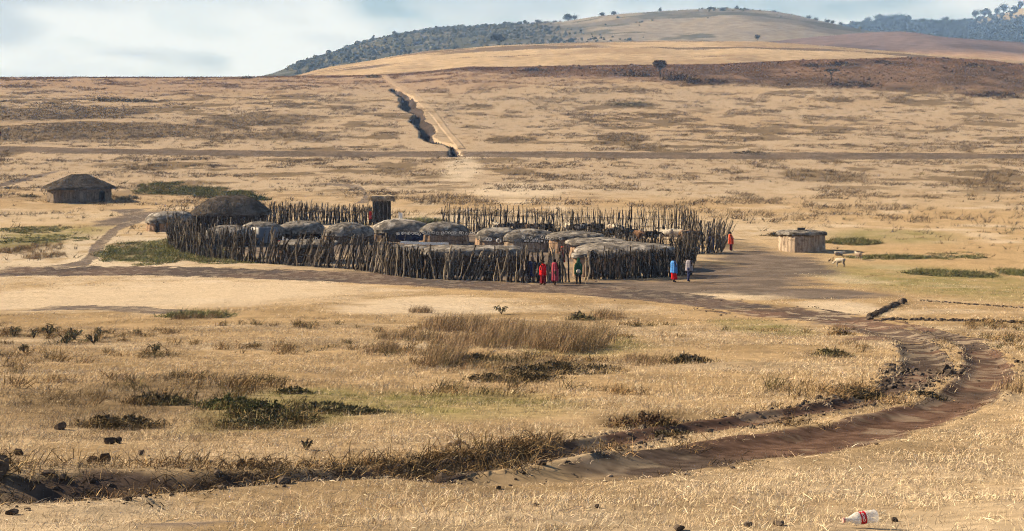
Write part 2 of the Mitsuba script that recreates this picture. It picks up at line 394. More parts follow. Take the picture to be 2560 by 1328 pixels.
gn = np.stack([-gt[:, 1], gt[:, 0]], -1) / np.linalg.norm(gt, axis=1, keepdims=True) * GULLY_W[:, None]
strip('gully', 'gully_soil', 'dark eroded gully cut into the hillside below the skyline', GULLY + gn, GULLY - gn, lift=0.12, cross=25, over=1.15)


# ------------------------------------------------------------------ far hills: each a sheet with its own crest, standing where it stands
def hill(key, look, label, crest, y_crest, y_front, z_front, y_back, rough, nx=260, ny=70, power=1.0, margin=0.25):
    """A ridge: crest heights surveyed at distance y_crest, sloping down to z_front at y_front and away behind."""
    px = np.array([c[0] for c in crest], float)
    xs, zs = (px - 1280) / FOCAL * y_crest, CAM_Z + (HORIZON - np.array([c[1] for c in crest], float)) / FOCAL * y_crest
    f = PchipInterpolator(xs, zs)
    x = np.linspace(xs[0], xs[-1], nx)
    t = np.r_[np.linspace(0, 1, ny), np.linspace(1, 2, 14)[1:]]
    Xh, Th = np.meshgrid(x, t, indexing='ij')
    Yh = np.where(Th <= 1, y_front + (y_crest - y_front) * Th, y_crest + (y_back - y_crest) * (Th - 1))
    zc = f(Xh)
    prof = np.where(Th <= 1, 1 - (1 - np.clip(Th, 0, 1)) ** (1 + power), 1 - 0.6 * (Th - 1) ** 2)
    Xw = Xh * (0.55 + 0.45 * Yh / y_crest) if margin else Xh
    Zh = z_front + (zc - z_front) * prof
    Zh = Zh + (fbm2(Xw, Yh, rough * 8, 4, 31) - 0.5) * rough * np.where(Th < 1, np.sin(np.clip(Th, 0, 1) * math.pi) ** 0.7, 0.1)
    Vh = np.stack([Xw, Yh, Zh], -1).reshape(-1, 3)
    J = np.arange(len(Vh)).reshape(Xh.shape)
    Fh = np.concatenate([np.stack([J[:-1, :-1], J[1:, :-1], J[1:, 1:]], -1).reshape(-1, 3), np.stack([J[:-1, :-1], J[1:, 1:], J[:-1, 1:]], -1).reshape(-1, 3)])
    k = put(key, (Vh, Fh), look, True)
    tag(k, label, kind='structure')

    def at(xw, yw):
        t = np.where(yw <= y_crest, (yw - y_front) / (y_crest - y_front), 1 + (yw - y_crest) / (y_back - y_crest))
        p = np.where(t <= 1, 1 - np.clip(1 - t, 0, 1) ** (1 + power), 1 - 0.6 * (t - 1) ** 2)
        z = z_front + (f(np.clip(xw / (0.55 + 0.45 * yw / y_crest), xs[0], xs[-1])) - z_front) * p
        return z + (fbm2(xw, yw, rough * 8, 4, 31) - 0.5) * rough * np.where(t < 1, np.sin(np.clip(t, 0, 1) * math.pi) ** 0.7, 0.1)
    return at


def tan_hill(p, n, uv):
    c = mix((0.35, 0.265, 0.165), (0.26, 0.19, 0.115), smoothstep(0.4, 0.65, fbm(p.x / 60, p.y / 45, 1.0, 4)))
    c = mix(c, (0.105, 0.075, 0.048), 0.9 * smoothstep(0.54, 0.62, fbm(p.x / 130, p.y / 22, 6.0, 3)))
    return c * (0.7 + 0.6 * fbm(p.x / 4, p.y / 4, 3.0, 3))


def dome_hill(p, n, uv):
    c = mix((0.185, 0.160, 0.125), (0.115, 0.103, 0.083), smoothstep(0.4, 0.62, fbm(p.x / 130, p.y / 90, 2.0, 4)))
    wood = smoothstep(110, -30, p.x + 200 * (fbm(p.x / 160, p.y / 160, 4.0, 3) - 0.5) + 0.10 * (p.y - 1900))
    wood = dr.maximum(wood, 0.8 * smoothstep(0.58, 0.64, fbm(p.x / 100, p.y / 80, 8.0, 4)))
    c = mix(c, mix((0.050, 0.052, 0.034), (0.12, 0.105, 0.07), smoothstep(0.5, 0.8, fbm(p.x / 26, p.y / 26, 5.0, 3))), wood)
    return c * (0.7 + 0.6 * fbm(p.x / 8, p.y / 8, 3.0, 3))


def plain_hill(p, n, uv):
    c = mix((0.080, 0.060, 0.058), (0.125, 0.092, 0.085), smoothstep(0.4, 0.65, fbm(p.x / 90, p.y / 110, 2.0, 4)))
    c = mix(c, (0.37, 0.24, 0.155), smoothstep(0.0, 40.0, p.y - 1690 - 0.30 * (p.x - 450) + 70 * (fbm(p.x / 80, p.y / 80, 3.0, 2) - 0.5)) * smoothstep(330, 520, p.x))
    c = mix(c, (0.33, 0.22, 0.14), smoothstep(60, -60, p.y - 1180 - 80 * fbm(p.x / 120, p.y / 120, 3.0, 2)))
    return c * (0.7 + 0.6 * fbm(p.x / 7, p.y / 7, 3.0, 3))


def forest_hill(p, n, uv):
    c = mix((0.016, 0.022, 0.015), (0.038, 0.042, 0.026), smoothstep(0.4, 0.66, fbm(p.x / 40, p.y / 40, 2.0, 4)))
    c = mix(c, (0.20, 0.165, 0.10), smoothstep(0.0, 60.0, p.z - 205 + 0.11 * (p.x - 900) + 60 * (fbm(p.x / 90, p.y / 90, 3.0, 3) - 0.5)) * smoothstep(930, 1010, p.x))
    return c * (0.7 + 0.6 * fbm(p.x / 9, p.y / 9, 3.0, 3))


for nm, fn in (('tan_hill_look', tan_hill), ('dome_hill_look', dome_hill), ('plain_hill_look', plain_hill), ('forest_hill_look', forest_hill)):
    scene[nm] = {'type': 'diffuse', 'reflectance': proc(fn)}
MID = hill('grassy_rise', 'tan_hill_look', 'golden grassy rise with dark furrows beyond the brown ridge',
              [(560, 235), (760, 197), (840, 176), (900, 163), (1000, 146), (1100, 131), (1250, 118), (1400, 112), (1550, 108), (1800, 107), (1950, 113), (2100, 125), (2200, 134), (2400, 149), (2560, 163), (2750, 185), (3000, 220)],
              1220, 780, CAM_Z + 14, 1500, 5, power=0.7)
DOME = hill('dome_mountain', 'dome_hill_look', 'rounded far mountain, bushy on the left and bare on the right',
                 [(300, 290), (560, 225), (725, 186), (760, 172), (800, 150), (860, 128), (920, 106), (1000, 88), (1100, 73), (1250, 63), (1400, 55), (1500, 41), (1600, 32), (1700, 26), (1800, 23), (1890, 27), (1950, 35), (2020, 50), (2080, 62), (2150, 76), (2300, 100), (2500, 140), (2800, 190)],
                 2150, 1250, CAM_Z + 24, 2700, 12, power=0.3)
PLAIN = hill('purple_plain', 'plain_hill_look', 'mauve burnt plain in front of the forested hills',
                [(1500, 190), (1750, 130), (1900, 104), (2050, 93), (2190, 84), (2300, 95), (2450, 107), (2560, 115), (2800, 135), (3100, 165)],
                1760, 1000, CAM_Z + 22, 2000, 6, power=0.5)
FOREST = hill('forested_hill', 'forest_hill_look', 'blue forested hills at the far right of the skyline',
                   [(1900, 130), (2020, 84), (2110, 66), (2180, 58), (2260, 56), (2330, 58), (2400, 57), (2440, 48), (2500, 36), (2560, 20), (2640, 2), (2760, -10), (3000, 20), (3400, 90)],
                   3300, 2200, CAM_Z + 60, 4200, 18, power=0.4)

# ================================================================== village: materials
def simple(name, fn=None, rough=None):
    scene[name] = {'type': 'twosided', 'b': {'type': 'diffuse', 'reflectance': proc(fn) if callable(fn) else rgb(*fn)}}


def mottled(a, b, s, s2=None, pale=None, lo=0.38, hi=0.66):
    def fn(p, n, uv):
        c = mix(a, b, smoothstep(lo, hi, fbm(p.x / s, p.y / s, p.z / s, 4)))
        if pale:
            c = mix(c, pale, 0.75 * smoothstep(0.58, 0.70, fbm(p.x / 0.9 + 9, p.y / 0.9, p.z / 0.9, 3)))
        return c * (0.65 + 0.7 * noise(p.x / (s2 or 0.05), p.y / (s2 or 0.05), p.z / (s2 or 0.05)))
    return fn


def wall_fn(a, b):
    def fn(p, n, uv):
        streak = fbm((p.x + p.y * 0.4) / 0.11, p.y / 0.3, p.z / 1.3, 3)
        c = mix(a, b, smoothstep(0.36, 0.62, streak))
        c = mix(c, tuple(0.6 * q for q in b), 0.7 * smoothstep(0.60, 0.68, fbm(p.x / 0.35, p.y / 0.35, p.z / 0.35, 3)))
        return c * (0.75 + 0.5 * noise(p.x / 0.05, p.y / 0.05, p.z / 0.05))
    return fn


def pole_fn(a, b):
    def fn(p, n, uv):
        return mix(a, b, smoothstep(0.35, 0.65, fbm(p.x / 0.12, p.y / 0.12, p.z / 0.6, 3))) * (0.7 + 0.6 * noise(p.x / 0.02, p.y / 0.02, p.z / 0.12))
    return fn


simple('mud_roof', mottled((0.075, 0.069, 0.064), (0.185, 0.172, 0.160), 0.28, 0.06, pale=(0.29, 0.275, 0.255)))
simple('pale_mud_roof', mottled((0.095, 0.087, 0.080), (0.205, 0.19, 0.175), 0.40, 0.06, pale=(0.37, 0.35, 0.33)))
simple('dark_mud_roof', mottled((0.075, 0.066, 0.06), (0.135, 0.12, 0.105), 0.7, 0.09))
simple('mud_wall', wall_fn((0.30, 0.215, 0.155), (0.215, 0.15, 0.108)))
simple('brown_wall', wall_fn((0.135, 0.098, 0.073), (0.075, 0.054, 0.042)))
simple('sooty_wall', wall_fn((0.20, 0.165, 0.135), (0.12, 0.098, 0.08)))
simple('dark_wall', wall_fn((0.055, 0.044, 0.038), (0.030, 0.025, 0.022)))
simple('grey_wall', wall_fn((0.33, 0.27, 0.215), (0.23, 0.18, 0.14)))
simple('thatch', mottled((0.055, 0.047, 0.041), (0.105, 0.090, 0.077), 0.5, 0.05))
simple('thatch_straw', mottled((0.065, 0.055, 0.047), (0.145, 0.122, 0.10), 0.35, 0.06))
simple('dry_thatch', mottled((0.22, 0.17, 0.12), (0.46, 0.38, 0.28), 0.3, 0.05))
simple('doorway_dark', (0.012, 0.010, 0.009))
simple('pole_grey', pole_fn((0.17, 0.147, 0.123), (0.082, 0.070, 0.060)))
simple('pole_dark', pole_fn((0.066, 0.056, 0.048), (0.032, 0.028, 0.026)))
simple('pole_pale', pole_fn((0.34, 0.29, 0.225), (0.19, 0.157, 0.12)))
simple('white_cloth_look', (0.80, 0.79, 0.76))
simple('bead_white', (0.62, 0.60, 0.57))
simple('bead_blue', (0.035, 0.04, 0.09))
simple('bead_red', (0.35, 0.04, 0.03))
simple('wire', (0.10, 0.085, 0.07))


# ------------------------------------------------------------------ huts
def outline(n, power):
    """Unit superellipse with n points."""
    a = np.linspace(0, 2 * math.pi, n, endpoint=False)
    c, s = np.cos(a), np.sin(a)
    k = (np.abs(c) ** power + np.abs(s) ** power) ** (-1 / power)
    return c * k, s * k


def loft(rings, cap_bottom=True, cap_top=True):
    """A closed surface through rings of equal point count (n_rings, n, 3), bottom to top, counter-clockwise."""
    R = np.asarray(rings, float)
    m, n = R.shape[:2]
    V = R.reshape(-1, 3)
    J = np.arange(m * n).reshape(m, n)
    K = np.roll(J, -1, axis=1)
    F = [np.stack([J[:-1], K[:-1], K[1:]], -1).reshape(-1, 3), np.stack([J[:-1], K[1:], J[1:]], -1).reshape(-1, 3)]
    if cap_bottom:
        V = np.vstack([V, R[0].mean(0)])
        F.append(np.stack([K[0], J[0], np.full(n, len(V) - 1)], -1))
    if cap_top:
        V = np.vstack([V, R[-1].mean(0)])
        F.append(np.stack([J[-1], K[-1], np.full(n, len(V) - 1)], -1))
    return trimesh.Trimesh(V, np.vstack(F), process=False)


def rough(mesh, amp, s, seed=0):
    v = np.array(mesh.vertices)
    d = np.stack([meshkit.fbm(v / s + 17 * k, 3, seed + k) - 0.5 for k in range(3)], -1)
    mesh.vertices = v + d * 2 * amp
    return mesh


def place(mesh, at, rot):
    m = mesh.copy()
    m.apply_transform(trimesh.transformations.rotation_matrix(rot, [0, 0, 1]))
    m.apply_translation(at)
    return m


def hut_wall(w, d, h, power, seed, taper=0.95, n=96, low=-0.25):
    cx, cy = outline(n, power)
    rings = []
    for z in np.linspace(low, h, 9):
        k = 1 - (1 - taper) * max(z, 0) / h
        g = 1 + 0.020 * np.sin(np.arange(n) * 2 * math.pi / n * 23 + seed) + 0.03 * (meshkit.fbm(np.stack([cx * 6, cy * 6, np.full(n, z * 2)], -1), 3, seed) - 0.5)
        rings.append(np.stack([cx * w / 2 * k * g, cy * d / 2 * k * g, np.full(n, z)], -1))
    return loft(rings)


def mud_cap(w, d, rise, thick, power, seed, flat=2.2, n=110):
    """A rounded mud roof with a thick uneven rim."""
    cx, cy = outline(n, power)
    rim = 1 + 0.05 * (meshkit.fbm(np.stack([cx * 2.5, cy * 2.5, cx * 0 + seed], -1), 3, seed) - 0.5) * 2
    rings = []
    for k, z in [(0.80, 0.0), (0.97, -0.03), (1.0, thick * 0.5), (0.975, thick)] + [(math.cos(t) ** (1.0), thick + rise * (math.sin(t) ** (2.0 / flat * 0.95))) for t in np.linspace(0.16, 1.5, 20)]:
        sag = 0.10 * (meshkit.fbm(np.stack([cx * 1.8, cy * 1.8, cx * 0 + 3.3], -1), 2, seed + 5) - 0.5) * (k > 0.5)
        rings.append(np.stack([cx * w / 2 * k * rim, cy * d / 2 * k * rim, np.full(n, z) + sag], -1))
    return rough(rough(rough(loft(rings), 0.15, 1.5, seed), 0.07, 0.5, seed + 1), 0.035, 0.16, seed + 2)


def mud_hut(key, label, px, v, wpx, h, wall_h, look='mud_roof', wall='brown_wall', depth=0.8, over=1.08, power=2.6, thick=0.16, rot=0.0, flat=2.0, door=None, taper=0.93, extra=None):
    at = point(px, v)
    seed = int(px) % 97
    if over <= 1.05:
        wall_h, thick, taper = wall_h * 0.62, 0.07, 0.96
    w = wpx * 1.10 * at[1] / FOCAL / over
    key = thing(key, label, 'hut')
    put(f'{key}__wall', place(hut_wall(w, w * depth, wall_h, power, seed, taper), at, rot), wall, 40)
    cap = mud_cap(w * over, w * depth * over, h - wall_h - thick, thick, power, seed, flat)
    put(f'{key}__roof', place(cap, at + [0, 0, wall_h - 0.04], rot), look, 50)
    if door is not None:
        a, dw, dh = door
        m = arch(dw, dh, 0.5)
        # the doorway stands just proud of the wall at angle a
        c = np.array([math.cos(a) * w / 2 * 0.97, math.sin(a) * w * depth / 2 * 0.97, 0])
        put(f'{key}__doorway', place(place(m, c, a - math.pi / 2), at, rot), 'doorway_dark')
    return key, at, w


def arch(w, h, deep):
    a = np.linspace(0, math.pi, 9)
    pts = [(-w / 2, -0.1)] + [(-math.cos(t) * w / 2, h - w / 2 + math.sin(t) * w / 2) for t in a] + [(w / 2, -0.1)]
    from shapely.geometry import Polygon
    m = trimesh.creation.extrude_polygon(Polygon(pts), deep, engine='earcut')
    m.apply_transform(np.array([[1, 0, 0, 0], [0, 0, 1, -deep / 2], [0, 1, 0, 0], [0, 0, 0, 1.0]]))
    m.invert()
    return m


def straws(base, direction, length, width, seed):
    """Thin tapering blades, one triangle pair each, as one mesh."""
    r = np.random.default_rng(seed)
    n = len(base)
    side = np.cross(direction, r.normal(size=(n, 3)))
    side = side / (np.linalg.norm(side, axis=1, keepdims=True) + 1e-9) * width[:, None] / 2
    tip = base + direction * length[:, None]
    mid = base + direction * length[:, None] * 0.5 + r.normal(size=(n, 3)) * 0.03
    V = np.stack([base - side, base + side, mid + side * 0.8, mid - side * 0.8, tip], 1).reshape(-1, 3)
    o = np.arange(n)[:, None] * 5
    F = np.concatenate([o + [0, 1, 2], o + [0, 2, 3], o + [3, 2, 4]])
    return V, F


def thatch_roof(w, d, rise, ridge, power, seed, thick=0.22, n=72, curve=1.15):
    """A hipped roof of thatch: the eave outline shrinks to a ridge of given length."""
    cx, cy = outline(n, power)
    rings = [np.stack([cx * w / 2 * 0.86, cy * d / 2 * 0.84, np.full(n, 0.05)], -1)]
    for t in np.r_[0.0, np.linspace(0.03, 1, 12)]:
        s = (1 - t) ** (1 / curve)
        rx, ry = s * w / 2 + (1 - s) * ridge / 2, s * d / 2 + (1 - s) * 0.18
        jig = 1 + 0.05 * (meshkit.fbm(np.stack([cx * 9, cy * 9, np.full(n, t * 5 + seed)], -1), 2, seed) - 0.5)
        rings.append(np.stack([cx * rx * jig, cy * ry * jig, np.full(n, -0.1 if t == 0 else thick * 0.4 + t * rise) + 0.08 * (meshkit.fbm(np.stack([cx * 5, cy * 5, np.full(n, t * 3)], -1), 2, seed + 3) - 0.5)], -1))
    m = loft(rings)
    r = np.random.default_rng(seed)
    P, fi = trimesh.sample.sample_surface(m, 2600, seed=seed)
    nn = m.face_normals[fi]
    up = nn[:, 2] > 0.15
    P, nn = P[up], nn[up]
    down = np.array([0, 0, -1.0]) + nn * nn[:, 2:3]
    down = down / (np.linalg.norm(down, axis=1, keepdims=True) + 1e-6) + nn * 0.04 + r.normal(size=P.shape) * 0.12
    return m, straws(P + nn * 0.01, down, r.uniform(0.25, 0.65, len(P)), r.uniform(0.015, 0.045, len(P)), seed)


def thatched_hut(key, label, px, v, wpx, h, wall_h, ridge, depth, power=2.6, rot=0.0, wall='mud_wall', door=None, over=1.1, curve=1.15):
    at = point(px, v)
    seed = int(px) % 89
    w = wpx * 1.10 * at[1] / FOCAL / over
    key = thing(key, label, 'hut')
    put(f'{key}__wall', place(hut_wall(w, w * depth, wall_h, power, seed, 0.99), at, rot), wall, 40)
    m, st = thatch_roof(w * over, w * depth * over, h - wall_h, ridge, power, seed, curve=curve)
    m.apply_translation([0, 0, wall_h - 0.05])
    put(f'{key}__roof', place(m, at, rot), 'thatch', 40)
    sm = trimesh.Trimesh(*st, process=False)
    sm.apply_translation([0, 0, wall_h - 0.05])
    k = put(f'{key}__roof__straw', place(sm, at, rot), 'thatch_straw')
    labels[k] = {'label': 'loose dark straw lying over the roof', 'kind': 'stuff'}
    if door is not None:
        a, dw, dh = door
        c = np.array([math.cos(a) * w / 2, math.sin(a) * w * depth / 2, 0])
        k2 = (abs(math.cos(a)) ** power + abs(math.sin(a)) ** power) ** (-1 / power)
        put(f'{key}__doorway', place(place(arch(dw, dh, 0.3), c * k2 * 0.985, a - math.pi / 2), at, rot), 'doorway_dark')
    return key, at, w


R90 = math.pi / 2
thatched_hut('thatched_hut', 'lone hut with dark hipped thatch roof standing apart on the left slope', 198, 503, 154, 3.75, 1.95, 2.2, 0.85, power=5.0, rot=0.45, wall='sooty_wall', door=(-1.0, 0.9, 1.6), over=1.16, curve=1.0)
mud_hut('mud_hut', 'brown mud hut with whitish flat roof at the left end of the palisade', 428, 575, 116, 2.1, 1.55, 'pale_mud_roof', 'mud_wall', depth=0.85, over=1.05, rot=0.2)
thatched_hut('great_hut', 'largest hut with high rounded dark thatch behind the left palisade', 578, 572, 182, 3.55, 1.75, 2.6, 0.75, power=2.6, rot=0.15, wall='dark_wall', door=(-1.75, 1.0, 1.5), over=1.12, curve=1.6)
mud_hut('mud_hut', 'low mud dome hut half hidden behind the leftmost palisade poles', 570, 612, 120, 1.9, 1.2, 'mud_roof', 'dark_wall', over=1.05, flat=2.2)
mud_hut('mud_hut', 'mud dome hut with grey plastic sheeting over its front', 652, 606, 108, 2.05, 1.2, 'mud_roof', 'dark_wall', over=1.02, flat=2.2)
mud_hut('mud_hut', 'dark mud dome hut just right of the plastic covered one', 753, 602, 112, 2.05, 1.25, 'mud_roof', 'dark_wall', over=1.05, flat=2.2)
mud_hut('mud_hut', 'mud dome hut standing alone between two gaps left of the tower', 872, 607, 116, 2.0, 1.3, 'mud_roof', 'brown_wall', over=1.02, flat=2.2)
mud_hut('mud_hut', 'broad pale domed mud hut in front of the thatched tower', 1003, 600, 136, 2.1, 1.3, 'pale_mud_roof', 'brown_wall', over=1.03, flat=2.2)
mud_hut('mud_hut', 'rounded mud hut behind the long necklace rack', 1110, 608, 114, 2.1, 1.45, 'mud_roof', 'mud_wall', over=1.01, flat=2.2)
mud_hut('mud_hut', 'tall tan mud hut with two white ring ornaments before its wall', 1246, 622, 108, 2.05, 1.6, 'mud_roof', 'mud_wall', over=1.01, flat=2.2)
mud_hut('mud_hut', 'pale walled mud hut behind the rack of white bead strips', 1325, 625, 128, 1.95, 1.45, 'mud_roof', 'grey_wall', over=1.01, flat=2.2)
mud_hut('mud_hut', 'mud roofed hut second from the gate, behind the orange capped person', 1436, 630, 132, 1.85, 1.3, 'mud_roof', 'mud_wall', over=1.10, flat=2.0)
mud_hut('mud_hut', 'hut with overhanging mud roof just above the gate', 1490, 645, 140, 1.75, 1.25, 'pale_mud_roof', 'mud_wall', over=1.16, flat=2.0)
mud_hut('wide_mud_hut', 'widest mud roofed hut behind the front right palisade', 1562, 674, 234, 2.15, 1.35, 'pale_mud_roof', 'mud_wall', depth=0.62, over=1.06, flat=2.0)
mud_hut('mud_hut', 'tan walled hut with low rounded roof right beside the gate', 1500, 690, 136, 1.95, 1.45, 'mud_roof', 'mud_wall', depth=0.5, over=1.10, flat=2.0)
mud_hut('long_mud_hut', 'long flat roofed brown hut behind the middle of the front palisade', 1182, 684, 238, 2.15, 1.45, 'pale_mud_roof', 'brown_wall', depth=0.42, over=1.06, power=3.4, flat=2.4, thick=0.24)
mud_hut('long_mud_hut', 'dark open fronted hut left of the long brown hut', 1012, 676, 118, 1.95, 1.35, 'mud_roof', 'dark_wall', depth=0.6, over=1.08, power=3.4, thick=0.22)
mud_hut('long_mud_hut', 'flat roofed brown hut beside the white cloth behind the left palisade', 765, 653, 140, 1.75, 1.35, 'mud_roof', 'brown_wall', depth=0.8, over=1.10, power=3.6, flat=2.2)
K_RIGHT, AT_RIGHT, W_RIGHT = mud_hut('square_mud_hut', 'small square mud hut standing apart to the right of the village', 2005, 627, 100, 1.95, 1.5, 'mud_roof', 'grey_wall', depth=0.95, over=1.07, power=3.4, rot=0.45, flat=2.0, taper=0.97)
cap = rough(trimesh.creation.box([0.65, 0.45, 0.22]).subdivide().subdivide(), 0.02, 0.2)
cap.apply_translation(AT_RIGHT + [-0.1, 0, 1.98])
put(f'{K_RIGHT}__roof__smoke_cap', cap, 'dark_mud_roof')

# the thatched tower (a slender store on the back fence)
at = point(954, 560)
tw = thing('thatched_tower', 'slender square wooden tower with shaggy straw roof behind the huts', 'tower')
body = trimesh.creation.box([2.0, 1.8, 2.9])
body.apply_translation([0, 0, 1.3])
put(f'{tw}__wall', place(body, at, 0.12), 'dark_wall')
for i in range(13):
    for s in (-1, 1):
        p = trimesh.creation.cylinder(0.065, 2.7 + 0.1 * math.sin(i * 5), sections=7)
        p.apply_translation([-0.96 + 0.16 * i, s * 0.93, 1.2])
        put(f'{tw}__wall__post', place(p, at, 0.12), ('pole_dark', 'pole_grey')[i % 3 == 1])
rf = rough(trimesh.creation.box([2.35, 2.1, 0.6]).subdivide().subdivide().subdivide(), 0.06, 0.3)
rf.apply_translation([0, 0, 2.95])
put(f'{tw}__roof', place(rf, at, 0.12), 'dry_thatch', 30)
r = np.random.default_rng(3)
n = 900
e = r.uniform(-1, 1, (n, 2))
k = np.where(r.random(n) < 0.75, np.maximum(np.abs(e[:, 0]), np.abs(e[:, 1])), 1)[:, None]
e = e / k
P = np.stack([e[:, 0] * 1.2, e[:, 1] * 1.07, 3.22 - 0.35 * r.random(n)], -1)
D = np.stack([e[:, 0] * 0.5, e[:, 1] * 0.5, -r.uniform(0.3, 1.0, n)], -1) + r.normal(size=(n, 3)) * 0.25
k = put(f'{tw}__roof__straw', place(trimesh.Trimesh(*straws(P, D, r.uniform(0.3, 0.6, n), r.uniform(0.02, 0.05, n), 5), process=False), at, 0.12), 'dry_thatch')
labels[k] = {'label': 'shaggy straw fringe hanging from the tower roof', 'kind': 'stuff'}


# ------------------------------------------------------------------ palisades
def tube(path, rad, sides=6, closed=False):
    p = np.asarray(path, float)
    t = np.gradient(p, axis=0)
    t /= np.linalg.norm(t, axis=1, keepdims=True) + 1e-12
    ref = np.where(np.abs(t[:, 2:3]) < 0.9, [[0, 0, 1.0]], [[1.0, 0, 0]])
    u = np.cross(t, ref)
    u /= np.linalg.norm(u, axis=1, keepdims=True)
    w = np.cross(t, u)
    a = np.linspace(0, 2 * math.pi, sides, endpoint=False)
    rad = np.broadcast_to(rad, len(p))
    rings = p[:, None] + (u[:, None] * np.cos(a)[None, :, None] + w[:, None] * -np.sin(a)[None, :, None]) * rad[:, None, None]
    m = loft(rings)
    if m.volume < 0:
        m.invert()
    return m


def stick(seed, bend=0.07, r0=0.048, r1=0.030, knots=8, sides=6, h=1.0):
    g = np.random.default_rng(seed)
    z = np.linspace(0, 1, knots)
    off = np.cumsum(g.normal(size=(knots, 2)), axis=0)
    off = (off - z[:, None] * off[-1]) * bend / 2.2
    a = np.linspace(0, 2 * math.pi, sides, endpoint=False)
    rings = []
    for i in range(knots):
        rad = (r0 + (r1 - r0) * z[i]) * g.uniform(0.85, 1.18)
        rings.append(np.stack([off[i, 0] + np.cos(a) * rad, off[i, 1] + np.sin(a) * rad, np.full(sides, z[i] * h)], -1))
    m = loft(rings)
    if seed % 3 == 0:
        z0 = g.uniform(0.45, 0.7)
        a0 = g.uniform(0, 6.28)
        o = np.array([np.interp(z0, z, off[:, 0]), np.interp(z0, z, off[:, 1]), z0])
        e = o + [math.cos(a0) * 0.16, math.sin(a0) * 0.16, g.uniform(0.18, 0.32)]
        m = trimesh.util.concatenate([m, tube([o, (o + e) / 2 + [0.02, 0, 0.02], e], [r1, r1 * 0.8, r1 * 0.5])])
    return m


STICKS = [mikit.ply(stick(100 + i), None, 60) for i in range(9)]
PALE = ['pole_grey', 'pole_grey', 'pole_dark', 'pole_dark', 'pole_dark', 'pole_pale']
DARK = ['pole_dark', 'pole_dark', 'pole_dark', 'pole_grey']


def fence(key, label, base, hgt, spacing, lean, looks, jitter=0.10, rails=2, width=1.0, depth=0.10, seed=1, short=0.25, category='fence'):
    """base: surveyed (px, v) points; hgt, lean: lists along the fence; every pole is a part."""
    g = np.random.default_rng(seed)
    key = thing(key, label, category)
    line = ground_at(*np.array(base, float).T)
    s = np.r_[0, np.cumsum(np.linalg.norm(np.diff(line, axis=0), axis=1))]
    n = min(int(s[-1] / spacing), 299)
    u = np.sort(np.clip((np.arange(n) + 0.5 + g.normal(size=n) * 0.35) / n, 0, 1))
    f = PchipInterpolator(s, line, axis=0)
    P = f(u * s[-1]) + g.normal(size=(n, 2)) * depth
    Z = sheet_height(P[:, 0], P[:, 1])
    hs = np.interp(u, np.linspace(0, 1, len(hgt)), hgt) * (1 + g.normal(size=n) * 0.09)
    hs = np.where(g.random(n) < short, hs * g.uniform(0.62, 0.9, n), hs)
    ln = np.interp(u, np.linspace(0, 1, len(lean)), lean) + g.normal(size=n) * jitter
    lf = g.normal(size=n) * jitter * 0.8
    for i in range(n):
        wd = width * float(np.clip(np.exp(g.normal() * 0.30), 0.5, 1.7))
        if g.random() < 0.14:
            wd, ln[i], lf[i] = wd * 0.6, ln[i] + float(np.clip(g.normal(), -1.3, 1.3)) * 0.28, lf[i] + float(np.clip(g.normal(), -1, 1)) * 0.15
        M = np.array([[wd, 0, ln[i] * hs[i], P[i, 0]], [0, wd, lf[i] * hs[i], P[i, 1]], [0, 0, hs[i] + 0.15, Z[i] - 0.15], [0, 0, 0, 1]])
        M[:3, :3] = M[:3, :3] @ np.array(trimesh.transformations.rotation_matrix(g.uniform(0, 6.28), [0, 0, 1]))[:3, :3]
        scene[fresh(f'{key}__pole')] = {**STICKS[g.integers(9)], 'to_world': T(M.tolist()), 'bsdf': {'type': 'ref', 'id': looks[g.integers(len(looks))]}}
    for j in range(rails):
        zz = (0.35 + 0.33 * j)
        uu = np.linspace(0.01, 0.99, max(4, int(s[-1] / 2.2)))
        Q = f(uu * s[-1])
        hz = sheet_height(Q[:, 0], Q[:, 1]) + np.interp(uu, np.linspace(0, 1, len(hgt)), hgt) * zz + g.normal(size=len(uu)) * 0.08
        Q = np.stack([Q[:, 0], Q[:, 1] - 0.10, hz], -1)
        put(f'{key}__rail', tube(Q, 0.022), 'pole_dark', 60)
    return key


fence('palisade', 'long crooked pole palisade along the left front of the village',
      [(432, 608), (470, 634), (560, 650), (720, 663), (860, 672), (940, 682)], [2.5, 2.3, 2.4, 2.6, 2.7, 2.6, 2.5, 2.5],
      0.105, [0.0, -0.05, 0.05, 0.05, 0.08, 0.05, 0.36, 0.33, 0.25], PALE, jitter=0.13, rails=1, depth=0.16, seed=11, width=1.35)
fence('palisade', 'straight dark pole palisade along the middle front left of the gate',
      [(942, 682), (1000, 690), (1100, 697), (1200, 701), (1320, 706), (1420, 705)], [2.5, 2.2, 2.1, 2.05, 2.1, 2.2, 2.35],
      0.082, [0.22, 0.08, 0.02, 0.0, 0.02, 0.22, 0.42, 0.10, 0.04, -0.02, -0.05], ['pole_dark', 'pole_dark', 'pole_grey', 'pole_pale'], jitter=0.06, rails=1, depth=0.14, seed=12, width=1.25)
fence('palisade', 'close set pole palisade to the right of the gate below the wide mud roof',
      [(1464, 699), (1560, 697), (1660, 693), (1728, 686)], [1.95, 2.0, 2.0, 2.0, 1.9, 2.1], 0.055, [0.07, 0.02, 0.0, -0.05, -0.10, -0.05], ['pole_dark', 'pole_dark', 'pole_dark', 'pole_grey'], jitter=0.035, rails=1, depth=0.06, seed=13, short=0.12, width=1.25)
fence('palisade', 'short return of dark poles at the front right corner of the village',
      [(1690, 672), (1716, 662), (1736, 652)], [2.4, 2.3, 2.3], 0.075, [-0.05, 0.0, 0.05], DARK, jitter=0.07, rails=1, depth=0.15, seed=14)
